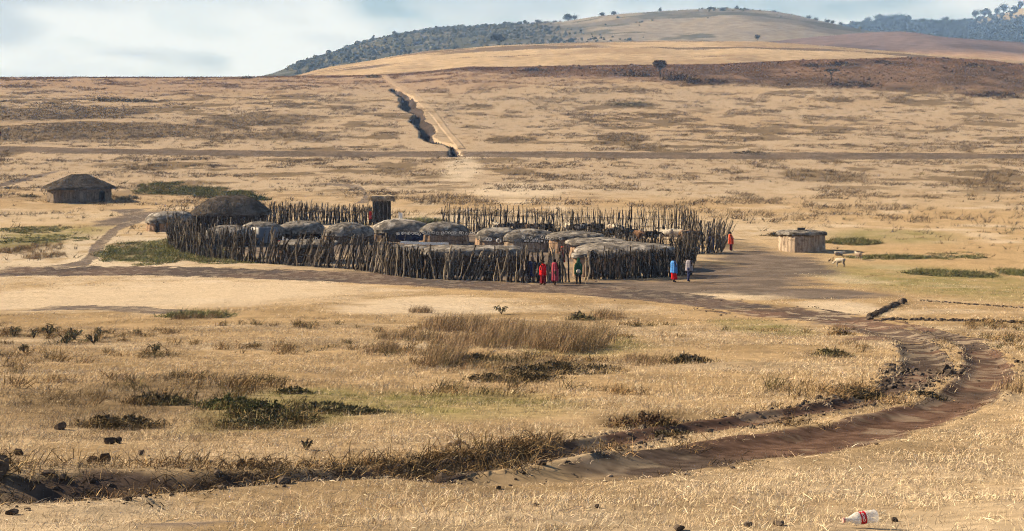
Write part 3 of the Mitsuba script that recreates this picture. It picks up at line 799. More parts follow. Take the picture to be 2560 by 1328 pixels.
fence('palisade', 'dense grey pole palisade at the back left between great hut and tower',
      [(672, 562), (760, 560), (850, 561), (934, 563)], [2.4, 2.3, 2.2, 2.2], 0.062, [0.05, 0.02, 0.0], PALE, jitter=0.06, rails=2, depth=0.08, seed=15, width=1.15)
fence('palisade', 'tall sparse pole palisade along the back of the cattle pen',
      [(1104, 580), (1300, 584), (1500, 588), (1690, 591)], [2.75, 2.7, 2.6, 2.6, 2.6, 2.6], 0.078, [0.02, 0.0, 0.02, 0.0], ['pole_dark', 'pole_dark', 'pole_grey', 'pole_grey', 'pole_pale'], jitter=0.035, rails=2, depth=0.12, seed=16, width=0.85, short=0.25)
fence('palisade', 'dense cluster of tall upright poles at the back right corner of the pen',
      [(1688, 593), (1742, 597)], [2.9, 3.0, 2.9], 0.045, [0.02, 0.0, -0.02], PALE, jitter=0.04, rails=1, depth=0.12, seed=17, width=0.85, short=0.2)
fence('palisade', 'outward leaning pole palisade at the far right end of the pen',
      [(1742, 600), (1780, 608), (1806, 622)], [2.0, 2.2, 2.5], 0.12, [0.10, 0.18, 0.34], PALE, jitter=0.12, rails=1, depth=0.18, seed=18)
fence('palisade', 'ragged dark pole palisade closing the near right side of the pen',
      [(1800, 627), (1760, 634), (1700, 634), (1640, 632), (1560, 622)], [1.9, 1.7, 1.7, 1.6, 1.5], 0.085, [0.12, 0.05, 0.02, 0.0], DARK, jitter=0.13, rails=2, depth=0.25, seed=19, short=0.4)
fence('palisade', 'inner pole palisade along the near side of the cattle between mud roofs',
      [(1190, 606), (1300, 607), (1420, 606), (1560, 620)], [2.0, 1.9, 1.95, 1.8], 0.095, [0.03, 0.0, -0.02], DARK, jitter=0.14, rails=2, depth=0.2, seed=20, short=0.4)
fence('palisade', 'short leaning poles in front of the great thatched hut',
      [(440, 588), (520, 594), (600, 590), (680, 580)], [2.2, 1.9, 1.7, 1.6], 0.12, [0.0, 0.10, 0.22, 0.2], ['pole_dark', 'pole_dark', 'pole_grey', 'pole_pale'], jitter=0.14, rails=1, depth=0.2, seed=21, short=0.4)
fence('palisade', 'low broken line of poles between the tower and the cattle pen',
      [(985, 570), (1050, 574), (1104, 578)], [1.2, 1.0, 1.7], 0.30, [0.0, 0.05], DARK, jitter=0.12, rails=1, depth=0.1, seed=22, short=0.5)
k = thing('gate_post', 'thick pair of leaning pale posts at the right side of the gate', 'gate post')
for i, (px, ln) in enumerate(((1461, 0.12), (1466, 0.10))):
    q = point(px, 701)
    M = np.array([[1.5, 0, ln * 2.2, q[0]], [0, 1.5, 0.02, q[1]], [0, 0, 2.2, q[2] - 0.1], [0, 0, 0, 1]])
    scene[fresh(f'{k}__post')] = {**STICKS[i + 2], 'to_world': T(M.tolist()), 'bsdf': {'type': 'ref', 'id': 'pole_pale'}}


# ------------------------------------------------------------------ craft racks, cloths
RING = {}


def ring_mesh(R, r):
    if (R, r) not in RING:
        a = np.linspace(0, 2 * math.pi, 17)
        b = np.linspace(0, 2 * math.pi, 6, endpoint=False)
        rings = [np.stack([(R + r * np.cos(b)) * math.cos(t), r * np.sin(b) * 0.5, (R + r * np.cos(b)) * math.sin(t)], -1) for t in a]
        m = loft(rings, False, False)
        if m.volume < 0:
            m.invert()
        RING[(R, r)] = mikit.ply(m, None, True)
    return RING[(R, r)]


def hang(key, R, r, x, y, z, look, tilt=0.0):
    scene[key] = {**ring_mesh(R, r), 'to_world': T().translate([float(x), float(y), float(z)]).rotate([0, 1, 0], tilt), 'bsdf': {'type': 'ref', 'id': look}}


def rack(label, px0, px1, v0, v1, tops, rings, seed, grid=2, R=0.12):
    """A stick lattice with necklaces hung from its top bar."""
    g = np.random.default_rng(seed)
    k = thing('craft_rack', label, 'rack')
    a, b = ground_at([px0, px1], [v0, v1])
    za, zb = sheet_height(*a), sheet_height(*b)
    for j in range(grid + 1):
        u = np.linspace(0, 1, 9)
        hz = tops * (1 - 0.30 * j)
        Q = np.stack([a[0] + (b[0] - a[0]) * u, a[1] + (b[1] - a[1]) * u, za + (zb - za) * u + hz + g.normal(size=9) * 0.04], -1)
        put(f'{k}__bar', tube(Q, 0.016), 'pole_dark', 60)
    L = np.linalg.norm(b - a)
    for i in range(int(L / 0.75) + 1):
        u = (i + 0.2 * g.normal()) * 0.75 / L
        x, y = a + (b - a) * u
        M = np.array([[0.6, 0, g.normal() * 0.12, x], [0, 0.6, 0, y], [0, 0, tops + g.uniform(0, 0.35), float(sheet_height(x, y)) - 0.05], [0, 0, 0, 1]])
        scene[fresh(f'{k}__upright')] = {**STICKS[g.integers(9)], 'to_world': T(M.tolist()), 'bsdf': {'type': 'ref', 'id': ('pole_dark', 'pole_grey')[g.integers(2)]}}
    for i in range(rings):
        u = np.clip((i + 0.5 + g.normal() * 0.45) / rings, 0, 1)
        x, y = a + (b - a) * u
        rr = R * g.uniform(0.8, 1.15)
        n = fresh('bead_necklace')
        hang(n, rr, 0.022, x, y - 0.05, za + (zb - za) * u + tops - rr + g.normal() * 0.05, 'bead_white', g.uniform(-15, 15))
        tag(n, NECK[label], 'necklace', NECKG[label])
    return k


RACKS = [('long stick rack hung with white necklaces in front of the rounded mud hut', 1062, 1196, 615, 617, 1.35, 16, 31, 0.125, 'white ring necklace hanging on the long stick rack'),
         ('stick rack with dark blue cloth below the broad pale domed hut', 988, 1058, 617, 616, 1.35, 12, 32, 0.10, 'necklace hanging on the rack below the broad pale domed hut'),
         ('stick lattice rack before the tan hut with two white rings', 1196, 1296, 640, 641, 1.75, 0, 33, 0.1, ''),
         ('stick lattice rack with white bead strips before the pale walled hut', 1300, 1404, 642, 646, 1.8, 9, 34, 0.11, 'white beadwork hanging on the lattice before the pale walled hut'),
         ('low rack of small necklaces left of the hut standing alone', 726, 806, 630, 628, 1.15, 15, 35, 0.095, 'small necklace hanging on the low rack at the left')]
NECK = {q[0]: q[9] for q in RACKS}
NECKG = {q[0]: q[9].replace('necklace', 'necklaces', 1) for q in RACKS}
for lb, x0, x1, v0, v1, tp, nr, sd, RR, _ in RACKS:
    rack(lb, x0, x1, v0, v1, tp, nr, sd, R=RR)
q = point(1222, 640)
for dx, R in ((-0.105, 0.13), (0.105, 0.13)):
    n = fresh('ring_ornament')
    hang(n, R, 0.045, q[0] + dx, q[1] - 0.12, q[2] + 1.45, 'bead_white')
    tag(n, 'one of the white rings of the left eight shaped pair before the tan hut', 'ornament', 'left pair of white rings')
q = point(1247, 640)
n = fresh('ring_ornament')
hang(n, 0.17, 0.06, q[0], q[1] - 0.12, q[2] + 1.32, 'bead_white')
tag(n, 'thick single white ring right of the eight shaped pair', 'ornament')
a, b = point(1310, 640), point(1372, 643)
for i in range(9):
    u = (i + 0.5) / 9
    w = a + (b - a) * u
    m = trimesh.creation.box([0.09 if i % 3 else 0.2, 0.02, 0.22 if i % 2 else 0.14])
    m.apply_translation([w[0], w[1] - 0.08, w[2] + 1.33 + 0.05 * math.sin(i * 2.4)])
    n = put('bead_strip', m, 'bead_white')
    tag(n, 'white bead strip hanging on the lattice left of the gate', 'beadwork', 'white bead strips on the lattice')


def cloth(key, label, a, b, drop, wave, look, category, seed, n=26, m=7, ragged=0.3):
    """A thin cloth hanging from a line between two points, with folds and real thickness."""
    g = np.random.default_rng(seed)
    u = np.linspace(0, 1, n)
    low = drop * (1 - ragged * meshkit.fbm(np.stack([u * 7, u * 0, u * 0 + seed], -1), 3, seed))
    sheets = []
    for off in (0.012, -0.012):
        R = []
        for t in np.linspace(0, 1, m):
            fold = wave * np.sin(u * 17 + seed + t) * (0.4 + t)
            R.append(np.stack([a[0] + (b[0] - a[0]) * u, a[1] + (b[1] - a[1]) * u + fold + off, a[2] + (b[2] - a[2]) * u - low * t - 0.06 * np.sin(u * math.pi) + 0.02 * np.sin(u * 23)], -1))
        sheets.append(np.array(R))
    R = np.concatenate([sheets[0], sheets[1][:, ::-1]], axis=1)
    k = put(key, loft(R), look, 50)
    tag(k, label, category)


cloth('white_cloth', 'long narrow white cloth laid along the rail left of the long brown hut', point(1000, 640, 1.30), point(1122, 640, 1.18), 0.22, 0.03, 'white_cloth_look', 'cloth', 2)
cloth('white_cloth', 'white cloth hung beside the flat roofed hut on the left', point(706, 645, 1.85), point(736, 645, 1.45), 0.55, 0.05, 'white_cloth_look', 'cloth', 3)
simple('red_cloth_look', (0.42, 0.03, 0.025))
cloth('red_cloth', 'small red cloth hung left of the white cloth', point(686, 645, 1.55), point(700, 645, 1.5), 0.5, 0.04, 'red_cloth_look', 'cloth', 4)
cloth('red_cloth', 'narrow red cloth hanging on the fence beside the tower', point(922, 575, 2.0), point(929, 575, 2.05), 0.9, 0.03, 'red_cloth_look', 'cloth', 5)
cloth('white_cloth', 'white cloth hung on a stick just right of the tower', point(996, 574, 1.9), point(1006, 574, 1.75), 0.85, 0.04, 'white_cloth_look', 'cloth', 6)
simple('blue_cloth_look', (0.022, 0.026, 0.060))
cloth('blue_cloth', 'dark blue cloth hung behind the necklaces below the broad pale domed hut', point(990, 614, 1.25), point(1058, 614, 1.25), 0.85, 0.04, 'blue_cloth_look', 'cloth', 7)
scene['plastic_look'] = {'type': 'twosided', 'b': {'type': 'roughplastic', 'diffuse_reflectance': rgb(0.085, 0.098, 0.13), 'alpha': 0.25}}
q = point(662, 612)
rr = []
for t in np.linspace(0, 1, 10):
    u = np.linspace(-1.15, 0.9, 22)
    rr.append(np.stack([q[0] + 1.75 * np.sin(u) * (1.0 - 0.12 * t), q[1] + 1.1 - 1.85 * np.cos(u) * (1 - 0.25 * t ** 2) + 0.025 * np.sin(u * 13 + 3 * t) * t, q[2] + 0.2 + 1.45 * t + 0 * u], -1))
rr = np.array(rr)
inner = rr + np.array([0, 0.03, 0])
put('plastic_sheet', loft(np.concatenate([rr, inner[:, ::-1]], axis=1)), 'plastic_look', 50)
tag('plastic_sheet', 'grey blue plastic sheet wrapped over the front of a mud dome hut', 'sheet')

# ================================================================== people
simple('skin', (0.055, 0.032, 0.022))
simple('hair', (0.012, 0.010, 0.009))
simple('eye_white', (0.55, 0.52, 0.48))


def plaid(a, b, s):
    def fn(p, n, uv):
        k = dr.maximum(smoothstep(0.72, 0.80, dr.abs(dr.sin(p.z / s * 3.14159))), smoothstep(0.72, 0.80, dr.abs(dr.sin((p.x + p.y) / s * 3.14159))))
        return mix(a, b, 0.8 * k) * (0.85 + 0.3 * noise(p.x / 0.02, p.y / 0.02, p.z / 0.02))
    return fn


CLOTH = dict(green=((0.016, 0.055, 0.032), (0.03, 0.09, 0.05)), red=((0.70, 0.022, 0.026), (0.42, 0.014, 0.02)), maroon=((0.40, 0.075, 0.11), (0.27, 0.04, 0.065)), navy=((0.02, 0.024, 0.075), (0.04, 0.05, 0.12)),
             blue=((0.05, 0.17, 0.50), (0.09, 0.26, 0.60)), grey=((0.24, 0.23, 0.27), (0.19, 0.18, 0.22)), orange=((0.56, 0.085, 0.035), (0.40, 0.04, 0.025)), black=((0.022, 0.019, 0.018), (0.03, 0.026, 0.024)),
             white=((0.55, 0.52, 0.47), (0.38, 0.36, 0.33)), darkred=((0.20, 0.02, 0.022), (0.12, 0.014, 0.02)), wine=((0.10, 0.014, 0.035), (0.06, 0.01, 0.02)))
for nm, (a, b) in CLOTH.items():
    simple('fabric_' + nm, plaid(a, b, 0.16))


def bones(chains, refine=0.035, smooth=6):
    """One continuous surface from chains of (x, y, z, radius)."""
    parts = []
    for ch in chains:
        for p, q in zip(ch[:-1], ch[1:]):
            s = [manifold3d.Manifold.sphere(c[3], 14 if c[3] > 0.03 else 7).translate([float(w) for w in c[:3]]) for c in (p, q)]
            parts.append(manifold3d.Manifold.batch_hull(s))
    m = manifold3d.Manifold.batch_boolean(parts, manifold3d.OpType.Add)
    if refine:
        m = m.refine_to_length(refine)
    d = m.to_mesh()
    t = trimesh.Trimesh(d.vert_properties[:, :3], d.tri_verts, process=True)
    if smooth:
        trimesh.smoothing.filter_taubin(t, iterations=smooth)
    return t


def hand(w, d, side):
    """Palm, four bent fingers of unequal length and a thumb; w: wrist, d: direction down the hand."""
    w, d = np.asarray(w, float), np.asarray(d, float) / np.linalg.norm(d)
    a = np.cross(d, [side, 0.2, 0.0])
    a /= np.linalg.norm(a)
    c = np.cross(d, a)
    out = [[(*w, 0.026), (*(w + d * 0.09), 0.034)]]
    for i, L in enumerate((0.062, 0.075, 0.070, 0.055)):
        k = w + d * 0.09 + a * (0.028 - 0.019 * i)
        e = k + d * L * 0.55 + c * 0.008
        out.append([(*k, 0.0095), (*e, 0.009), (*(e + d * L * 0.35 + c * 0.022), 0.008)])
    k = w + d * 0.03 + a * 0.028
    out.append([(*k, 0.011), (*(k + d * 0.035 + a * 0.03), 0.010), (*(k + d * 0.065 + a * 0.034 + c * 0.01), 0.009)])
    return out


def cloak(rings, folds, seed, n=44, m=22):
    """Draped cloth as a closed surface: rings of (z, rx, ry, ox, oy); folds deepen downwards."""
    R = PchipInterpolator(range(len(rings)), np.array(rings, float), axis=0)(np.linspace(0, len(rings) - 1, m))
    a = np.linspace(0, 2 * math.pi, n, endpoint=False)
    g = np.random.default_rng(seed)
    f1, f2, o1, o2 = g.integers(4, 7), g.integers(7, 11), g.uniform(0, 6), g.uniform(0, 6)
    out = []
    for i, (z, rx, ry, ox, oy) in enumerate(R):
        t = i / (m - 1)
        k = 1 + folds * t * (0.6 * np.sin(f1 * a + o1 + 1.5 * t) + 0.4 * np.sin(f2 * a + o2 - 2 * t))
        out.append(np.stack([ox + rx * np.cos(a) * k, oy + ry * np.sin(a) * k, z + 0.02 * t * np.sin(5 * a + o2)], -1))
    return loft(out[::-1])


def person(label, px, v, tall, face, cover, low, lower=None, stride=0.06, arms='in', head=None, hood=None, key='person', lean=0.0, at=None, width=1.0):
    """face: the heading in radians (0 faces +x). cover: cloak cloth, reaching down to height low; lower: cloth of trousers or skirt."""
    s = tall / 1.72
    at = point(px, v) if at is None else at
    seed = int(px) + 10
    hip, sh = 0.90, 1.42
    legs = [[(stride * k * 1.0, 0.085 * k, hip, 0.095), (stride * k * 0.9 + 0.03, 0.09 * k, 0.50, 0.062), (stride * k * 1.3 - 0.02, 0.09 * k, 0.09, 0.042), (stride * k * 1.3 + 0.13, 0.10 * k, 0.035, 0.032)] for k in (-1, 1)]
    arm = []
    for k in (-1, 1):
        if arms == 'in':
            el, wr = (0.05, 0.24 * k, 1.12), (0.20, 0.10 * k, 1.10)
        elif arms == 'stick' and k == -1:
            el, wr = (0.14, 0.26 * k, 1.16), (0.30, 0.28 * k, 1.02)
        else:
            el, wr = (0.0, 0.24 * k, 1.12), (0.07, 0.25 * k, 0.86)
        arm.append([(0, 0.19 * k, sh, 0.065), (*el, 0.045), (*wr, 0.032)])
        arm += hand(wr, np.array(wr) - np.array(el), k)
    torso = [[(0, 0, hip, 0.14), (0.01, 0, 1.12, 0.125), (0.0, 0, 1.33, 0.135), (0, 0, sh, 0.10)], [(0, -0.15, sh - 0.02, 0.075), (0, 0.15, sh - 0.02, 0.075)], [(0, 0, sh, 0.065), (0.015, 0, 1.53, 0.055)]]
    skull = [[(0.0, 0, 1.625, 0.092), (0.035, 0, 1.585, 0.075), (0.045, 0, 1.545, 0.05)], [(0.105, 0, 1.60, 0.014), (0.128, 0, 1.578, 0.014)], [(0.098, -0.018, 1.553, 0.011), (0.098, 0.018, 1.553, 0.011)],
             [(0.0, -0.088, 1.61, 0.018), (0.0, -0.094, 1.58, 0.014)], [(0.0, 0.088, 1.61, 0.018), (0.0, 0.094, 1.58, 0.014)]]
    M = np.eye(4)
    M[:3, :3] = trimesh.transformations.rotation_matrix(face, [0, 0, 1])[:3, :3] * s
    M[:3, 0] += 0
    L = np.eye(4)
    L[0, 2] = lean
    M = M @ L
    M[:3, 3] = at

    def out(name, mesh, look, smooth=True):
        mesh = mesh.copy()
        mesh.apply_transform(M)
        return put(f'{kk}__{name}', mesh, look, smooth)
    kk = thing(key, label, 'person')
    out('body', bones(legs + arm + torso + skull, 0.04, 3), 'skin')
    for k in (-1, 1):
        e = trimesh.creation.icosphere(1, 0.013)
        e.apply_translation([0.108, 0.034 * k, 1.612])
        out('eye', e, 'eye_white')
    if hood is None:
        c = trimesh.creation.icosphere(2, 0.1)
        c.apply_scale([1.0, 0.97, 0.92])
        c.apply_translation([-0.012, 0, 1.645])
        out('hair' if head is None else 'cap', c, 'hair' if head is None else 'fabric_' + head)
    W = width
    rings = [(1.50, 0.075, 0.085, 0.01, 0), (1.45, 0.13, 0.20, 0.0, 0), (1.36, 0.175 * W, 0.245 * W, 0.01, 0), (1.10, 0.22 * W, 0.265 * W, 0.04, 0), (0.5 * (1.1 + low), 0.225 * W, 0.26 * W, 0.03, 0), (low, 0.235 * W, 0.27 * W, 0.02, 0)]
    if hood:
        rings = [(1.83, 0.012, 0.012, -0.03, 0), (1.76, 0.07, 0.075, -0.02, 0), (1.65, 0.115, 0.12, -0.02, 0), (1.54, 0.11, 0.13, -0.03, 0)] + rings[1:]
    out('cloak', cloak(rings, 0.17, seed), 'fabric_' + cover)
    if lower:
        if lower[1] == 'trousers':
            legs2 = [[(c[0], c[1], c[2], c[3] * 1.22 + 0.012) for c in ch[:3]] for ch in legs]
            out('trousers', bones(legs2, 0.05, 3), 'fabric_' + lower[0])
        else:
            out('skirt', cloak([(0.98, 0.15, 0.18, 0, 0), (0.8, 0.19, 0.21, 0, 0), (0.45, 0.2, 0.22, 0.02, 0), (lower[2], 0.21, 0.23, 0.02, 0)], 0.10, seed + 3), 'fabric_' + lower[0])
    return kk, M


UP, LEFT, RIGHT, TOCAM = R90, math.pi, 0.0, -R90
kk, M = person('person in dark green hooded cloak and black trousers standing in the gate', 1446, 711, 1.72, UP + 0.5, 'green', 0.72, ('black', 'trousers'), arms='stick', hood=True, width=1.12)
bun = trimesh.creation.icosphere(3, 0.16)
bun.apply_scale([0.8, 1.0, 0.95])
bun = rough(bun, 0.02, 0.1)
bun.apply_transform(M @ trimesh.transformations.translation_matrix([-0.16, 0.10, 0.92]))
tag(put('cloth_bundle', bun, 'fabric_white', True), 'pale cloth bundle carried at the hip of the person in green', 'bundle')
q = (M @ np.array([0.30, -0.28, 0.98, 1]))[:3]
e = point(1466, 713)
st = tube(np.linspace(q + (q - e) * 0.25, e, 6), 0.014)
tag(put('herding_stick', st, 'pole_pale', True), 'thin stick held by the person in the green cloak', 'stick')
person('person wrapped in bright red cloth standing left of the gate', 1358, 711, 1.66, UP + 0.9, 'red', 0.70, ('darkred', 'skirt', 0.14))
person('person in faded maroon wrap standing just left of the gate', 1387, 712, 1.78, UP - 0.5, 'maroon', 0.30, stride=0.1, width=0.85)
person('person in dark navy cloth in the shade of the palisade left of the gate', 1330, 706, 1.75, UP, 'navy', 0.45, width=1.1)
person('person in orange cap and dark red cloth behind the palisade at the gate', 1405, 671, 1.72, LEFT, 'darkred', 0.5, head='orange')
person('person in bright blue shirt and red skirt before the front right palisade', 1685, 706, 1.72, RIGHT + 0.4, 'blue', 0.66, ('red', 'skirt', 0.22), lean=-0.04)
person('person in grey shawl and navy trousers at the front right corner', 1721, 704, 1.72, RIGHT + 0.7, 'grey', 0.74, ('navy', 'trousers'), lean=0.03, stride=0.09)
person('person in orange red cloak standing outside the right end of the pen', 1828, 627, 1.72, RIGHT, 'orange', 0.62, ('wine', 'trousers'), lean=-0.06)
person('person in dark blue cloth against the outward leaning poles', 1777, 633, 1.72, UP, 'navy', 0.45)
person('person in purple red cloak at the left edge on the far slope', -1, 345, 1.95, RIGHT, 'wine', 0.55, ('black', 'trousers'), width=1.3)
person('person in black cloth before the wall of the leftmost village hut', 393, 584, 1.3, UP, 'black', 0.2, hood=True, width=1.2)


# ================================================================== animals
def hide(a, b, s, th):
    def fn(p, n, uv):
        return mix(a, b, smoothstep(th - 0.02, th + 0.02, fbm(p.x / s, p.y / s, p.z / s, 2))) * (0.8 + 0.4 * noise(p.x / 0.03, p.y / 0.03, p.z / 0.03))
    return fn


simple('hide_white', hide((0.43, 0.39, 0.33), (0.20, 0.16, 0.13), 0.5, 0.58))
simple('hide_black', hide((0.022, 0.019, 0.017), (0.06, 0.045, 0.036), 0.6, 0.62))
simple('hide_brown', hide((0.10, 0.060, 0.040), (0.17, 0.115, 0.08), 0.5, 0.55))
simple('hide_pied', hide((0.03, 0.025, 0.022), (0.55, 0.50, 0.44), 0.45, 0.55))
simple('hide_tan', hide((0.30, 0.20, 0.13), (0.40, 0.30, 0.21), 0.5, 0.55))
simple('horn', (0.30, 0.26, 0.20))


def beast(neck, goat=False, lying=False):
    """A standing cow or goat facing +x; neck: head height relative to the withers."""
    hx, hz = 1.02, 1.12 + neck
    b = [[(-0.58, 0, 1.06, 0.27), (-0.2, 0, 0.98, 0.34), (0.2, 0, 0.97, 0.35), (0.48, 0, 1.0, 0.30)], [(0.42, 0, 0.85, 0.24), (0.1, 0, 0.80, 0.24)]]
    if not goat:
        b.append([(0.30, 0, 1.30, 0.13), (0.46, 0, 1.33, 0.12), (0.58, 0, 1.18, 0.13)])
    nk = (0.78, 0, 1.10 + neck * 0.55)
    b += [[(0.50, 0, 1.08, 0.22), (*nk, 0.15), (hx, 0, hz, 0.115), (hx + 0.22, 0, hz - 0.14, 0.075), (hx + 0.27, 0, hz - 0.17, 0.065)]]
    for k in (-1, 1):
        b += [[(hx - 0.02, 0.09 * k, hz + 0.05, 0.035), (hx - 0.06, 0.24 * k, hz + 0.04, 0.030)]]
        if lying:
            b += [[(0.42, 0.16 * k, 0.85, 0.13), (0.62, 0.2 * k, 0.68, 0.075), (0.35, 0.22 * k, 0.66, 0.05)], [(-0.55, 0.17 * k, 0.9, 0.17), (-0.25, 0.26 * k, 0.72, 0.10), (-0.6, 0.26 * k, 0.66, 0.05)]]
        else:
            b += [[(0.45, 0.16 * k, 0.85, 0.13), (0.47, 0.16 * k, 0.48, 0.070), (0.45, 0.16 * k, 0.10, 0.045), (0.49, 0.16 * k, 0.05, 0.055)],
                  [(-0.60, 0.16 * k, 0.98, 0.19), (-0.50, 0.17 * k, 0.66, 0.11), (-0.70, 0.17 * k, 0.42, 0.060), (-0.66, 0.17 * k, 0.10, 0.045), (-0.62, 0.17 * k, 0.05, 0.055)]]
    b += [[(-0.82, 0, 1.15, 0.045), (-0.93, 0, 0.85, 0.03), (-0.92, 0, 0.50, 0.035)]] if not goat else [[(-0.82, 0, 1.15, 0.05), (-0.95, 0, 1.22, 0.03)]]
    hr = [tube([(hx - 0.02, 0.07 * k, hz + 0.09), (hx - 0.03, (0.17 if not goat else 0.09) * k, hz + 0.22), (hx - 0.02 - 0.10 * goat, (0.19 if not goat else 0.11) * k, hz + 0.38), (hx + 0.03 - 0.2 * goat, 0.12 * k, hz + 0.52)], [0.03, 0.026, 0.02, 0.008]) for k in (-1, 1)]
    return bones(b, 0.07, 5), hr


BEASTS = {}


def animal(key, label, category, px, v, rot, look, neck=0.1, scale=1.0, goat=False, lying=False):
    kd = (neck, goat, lying)
    if kd not in BEASTS:
        m, h = beast(*kd)
        BEASTS[kd] = (mikit.ply(m, None, True), [mikit.ply(x, None, True) for x in h])
    at = point(px, v)
    if lying:
        at = at - [0, 0, 0.58 * scale]
    W = T().translate(at.tolist()).rotate([0, 0, 1], math.degrees(rot)).scale([scale] * 3)
    k = thing(key, label, category)
    scene[f'{k}__body'] = {**BEASTS[kd][0], 'to_world': W, 'bsdf': {'type': 'ref', 'id': look}}
    for h in BEASTS[kd][1]:
        scene[fresh(f'{k}__horn')] = {**h, 'to_world': W, 'bsdf': {'type': 'ref', 'id': 'horn'}}


for lb, px, v, rot, look, nk in [
        ('white cow facing the camera at the left end of the cattle pen', 1237, 586, -1.3, 'hide_white', 0.2), ('black cow beside the left end white cow', 1262, 589, 0.3, 'hide_black', 0.1),
        ('pied cow with white back behind the tan hut', 1300, 586, 2.9, 'hide_pied', 0.1), ('brown cow behind the pale walled hut', 1330, 590, 0.5, 'hide_brown', 0.0),
        ('black cow to the right of the brown one behind the pale hut', 1365, 589, 3.3, 'hide_black', 0.1), ('white cow standing end on behind the second hut from the gate', 1420, 588, -1.4, 'hide_white', 0.2),
        ('dark pied cow right of the end on white cow', 1450, 590, 0.2, 'hide_pied', 0.1), ('black cow with pale back further along the pen', 1490, 589, 3.0, 'hide_black', 0.1),
        ('white cow half hidden by poles near the middle of the pen', 1530, 592, -1.2, 'hide_white', 0.2), ('white faced cow just right of the half hidden white cow', 1552, 594, -1.8, 'hide_pied', 0.2),
        ('black cow lying low above the wide mud roof', 1530, 602, 0.1, 'hide_black', -0.1), ('black cow nearest the peak of the wide mud roof', 1578, 604, 3.1, 'hide_black', 0.0),
        ('brown fronted cow behind the peak of the wide mud roof', 1596, 608, -1.2, 'hide_brown', 0.1), ('large black cow to the right of the brown fronted one', 1628, 610, 0.1, 'hide_black', 0.0),
        ('white cow with head lowered in the right part of the pen', 1668, 606, -0.6, 'hide_white', -0.1), ('whitest cow below the tall pole cluster', 1692, 605, 2.7, 'hide_white', 0.1),
        ('tan cow below the tall pole cluster', 1716, 607, 0.4, 'hide_tan', 0.1), ('dark cow at the right end of the pen', 1738, 610, 2.8, 'hide_black', 0.1)]:
    animal('cow', lb, 'cow', px, v, rot, look, nk, 0.93)
animal('goat', 'cream goat grazing with head down nearest the camera on the right', 'goat', 2100, 667, 2.5, 'hide_white', -0.55, 0.52, True)
animal('goat', 'pale goat standing end on to the right of the grazing goat', 'goat', 2146, 650, 1.9, 'hide_white', 0.2, 0.5, True)
animal('goat', 'cream goat lying down behind the grazing goat', 'goat', 2097, 639, 0.1, 'hide_white', 0.05, 0.5, True, True)


# ================================================================== stones
simple('lava_rock', mottled((0.045, 0.036, 0.031), (0.10, 0.082, 0.07), 0.12, 0.02))
simple('pale_rock', mottled((0.22, 0.17, 0.13), (0.36, 0.29, 0.22), 0.12, 0.02))


def rock(seed, sub=2):
    m = trimesh.creation.icosphere(sub, 1.0)
    v = np.array(m.vertices)
    g = np.random.default_rng(seed)
    k = 0.75 + 0.6 * meshkit.fbm(v * 1.1 + seed * 3.7, 3, seed)
    for _ in range(10):
        d = g.normal(size=3)
        d /= np.linalg.norm(d)
        k = np.minimum(k, g.uniform(0.5, 0.85) / np.maximum(v @ d, 0.2))
    m.vertices = v * k[:, None] * [1.15, 0.95, 1.0]
    return m


ROCKS = [mikit.ply(rock(i, 3), None, 25) for i in range(6)]
SMALL = [mikit.ply(rock(20 + i, 1), None, False) for i in range(6)]


CLEAR = []


def stone(key, px, v, wpx, hpx, look, i, label=None, cat='rock', lib=ROCKS, group=None):
    at = point(px, v)
    w, h = wpx * at[1] / FOCAL / 2, hpx * at[1] / FOCAL / 2
    k = fresh(key)
    if label:
        CLEAR.append((at[0], at[1], w * 1.3, h))
    scene[k] = {**lib[i % 6], 'to_world': T().translate([float(at[0]), float(at[1]), float(at[2] + h * (0.62 if label else 0.55))]).rotate([0, 0, 1], i * 67.0).scale([float(w), float(w), float(h * 1.2)]), 'bsdf': {'type': 'ref', 'id': look}}
    if label:
        tag(k, label, cat, group)


stone('boulder', -16, 1184, 62, 88, 'lava_rock', 0, 'big dark boulder cut by the left edge of the picture')
for i, (px, v, w, h, lb) in enumerate([
        (228, 1160, 30, 28, 'left stone of the upright pair standing in straw'), (261, 1159, 28, 34, 'taller right stone of the upright pair standing in straw'), (46, 1138, 28, 22, 'pointed dark stone just right of the big boulder'),
        (150, 1074, 28, 24, 'dark clod lying highest in the grass at the left'), (272, 1110, 34, 24, 'broad dark stone in the straw above the upright pair'), (297, 1109, 20, 18, 'small stone touching the broad dark stone'),
        (120, 1182, 36, 26, 'dark stone on the lip of the ditch below the boulder'), (352, 1138, 24, 16, 'lone flat stone right of the upright pair'), (188, 1236, 46, 30, 'big dark clod at the bottom of the ditch'),
        (602, 1170, 26, 26, 'left clod of the pair on the upper ditch edge'), (624, 1166, 26, 28, 'right clod of the pair on the upper ditch edge'), (634, 1212, 28, 24, 'dark clod in the rut below the clod pair'),
        (526, 1160, 22, 14, 'small pale brown clod left of the clod pair'), (494, 1152, 14, 12, 'smallest brown stone above the ditch'), (27, 1292, 34, 18, 'dark clod in the bottom left straw'),
        (700, 1165, 24, 14, 'brown clod right of the clod pair'), (1492, 1270, 16, 12, 'little dark clod in the bottom straw near the middle'), (1340, 1266, 18, 10, 'flat dark crumb in the bottom straw left of the little clod'),
        (1950, 1314, 30, 18, 'dark clod left of the plastic bottle'), (1872, 1316, 20, 14, 'small dark clod further left of the bottle'), (1695, 1326, 34, 18, 'dark clod on the bottom edge of the picture'), (2238, 1304, 16, 14, 'small brown clod just right of the bottle')]):
    stone('stone', px, v, w, h, 'lava_rock', i, lb, 'stone')
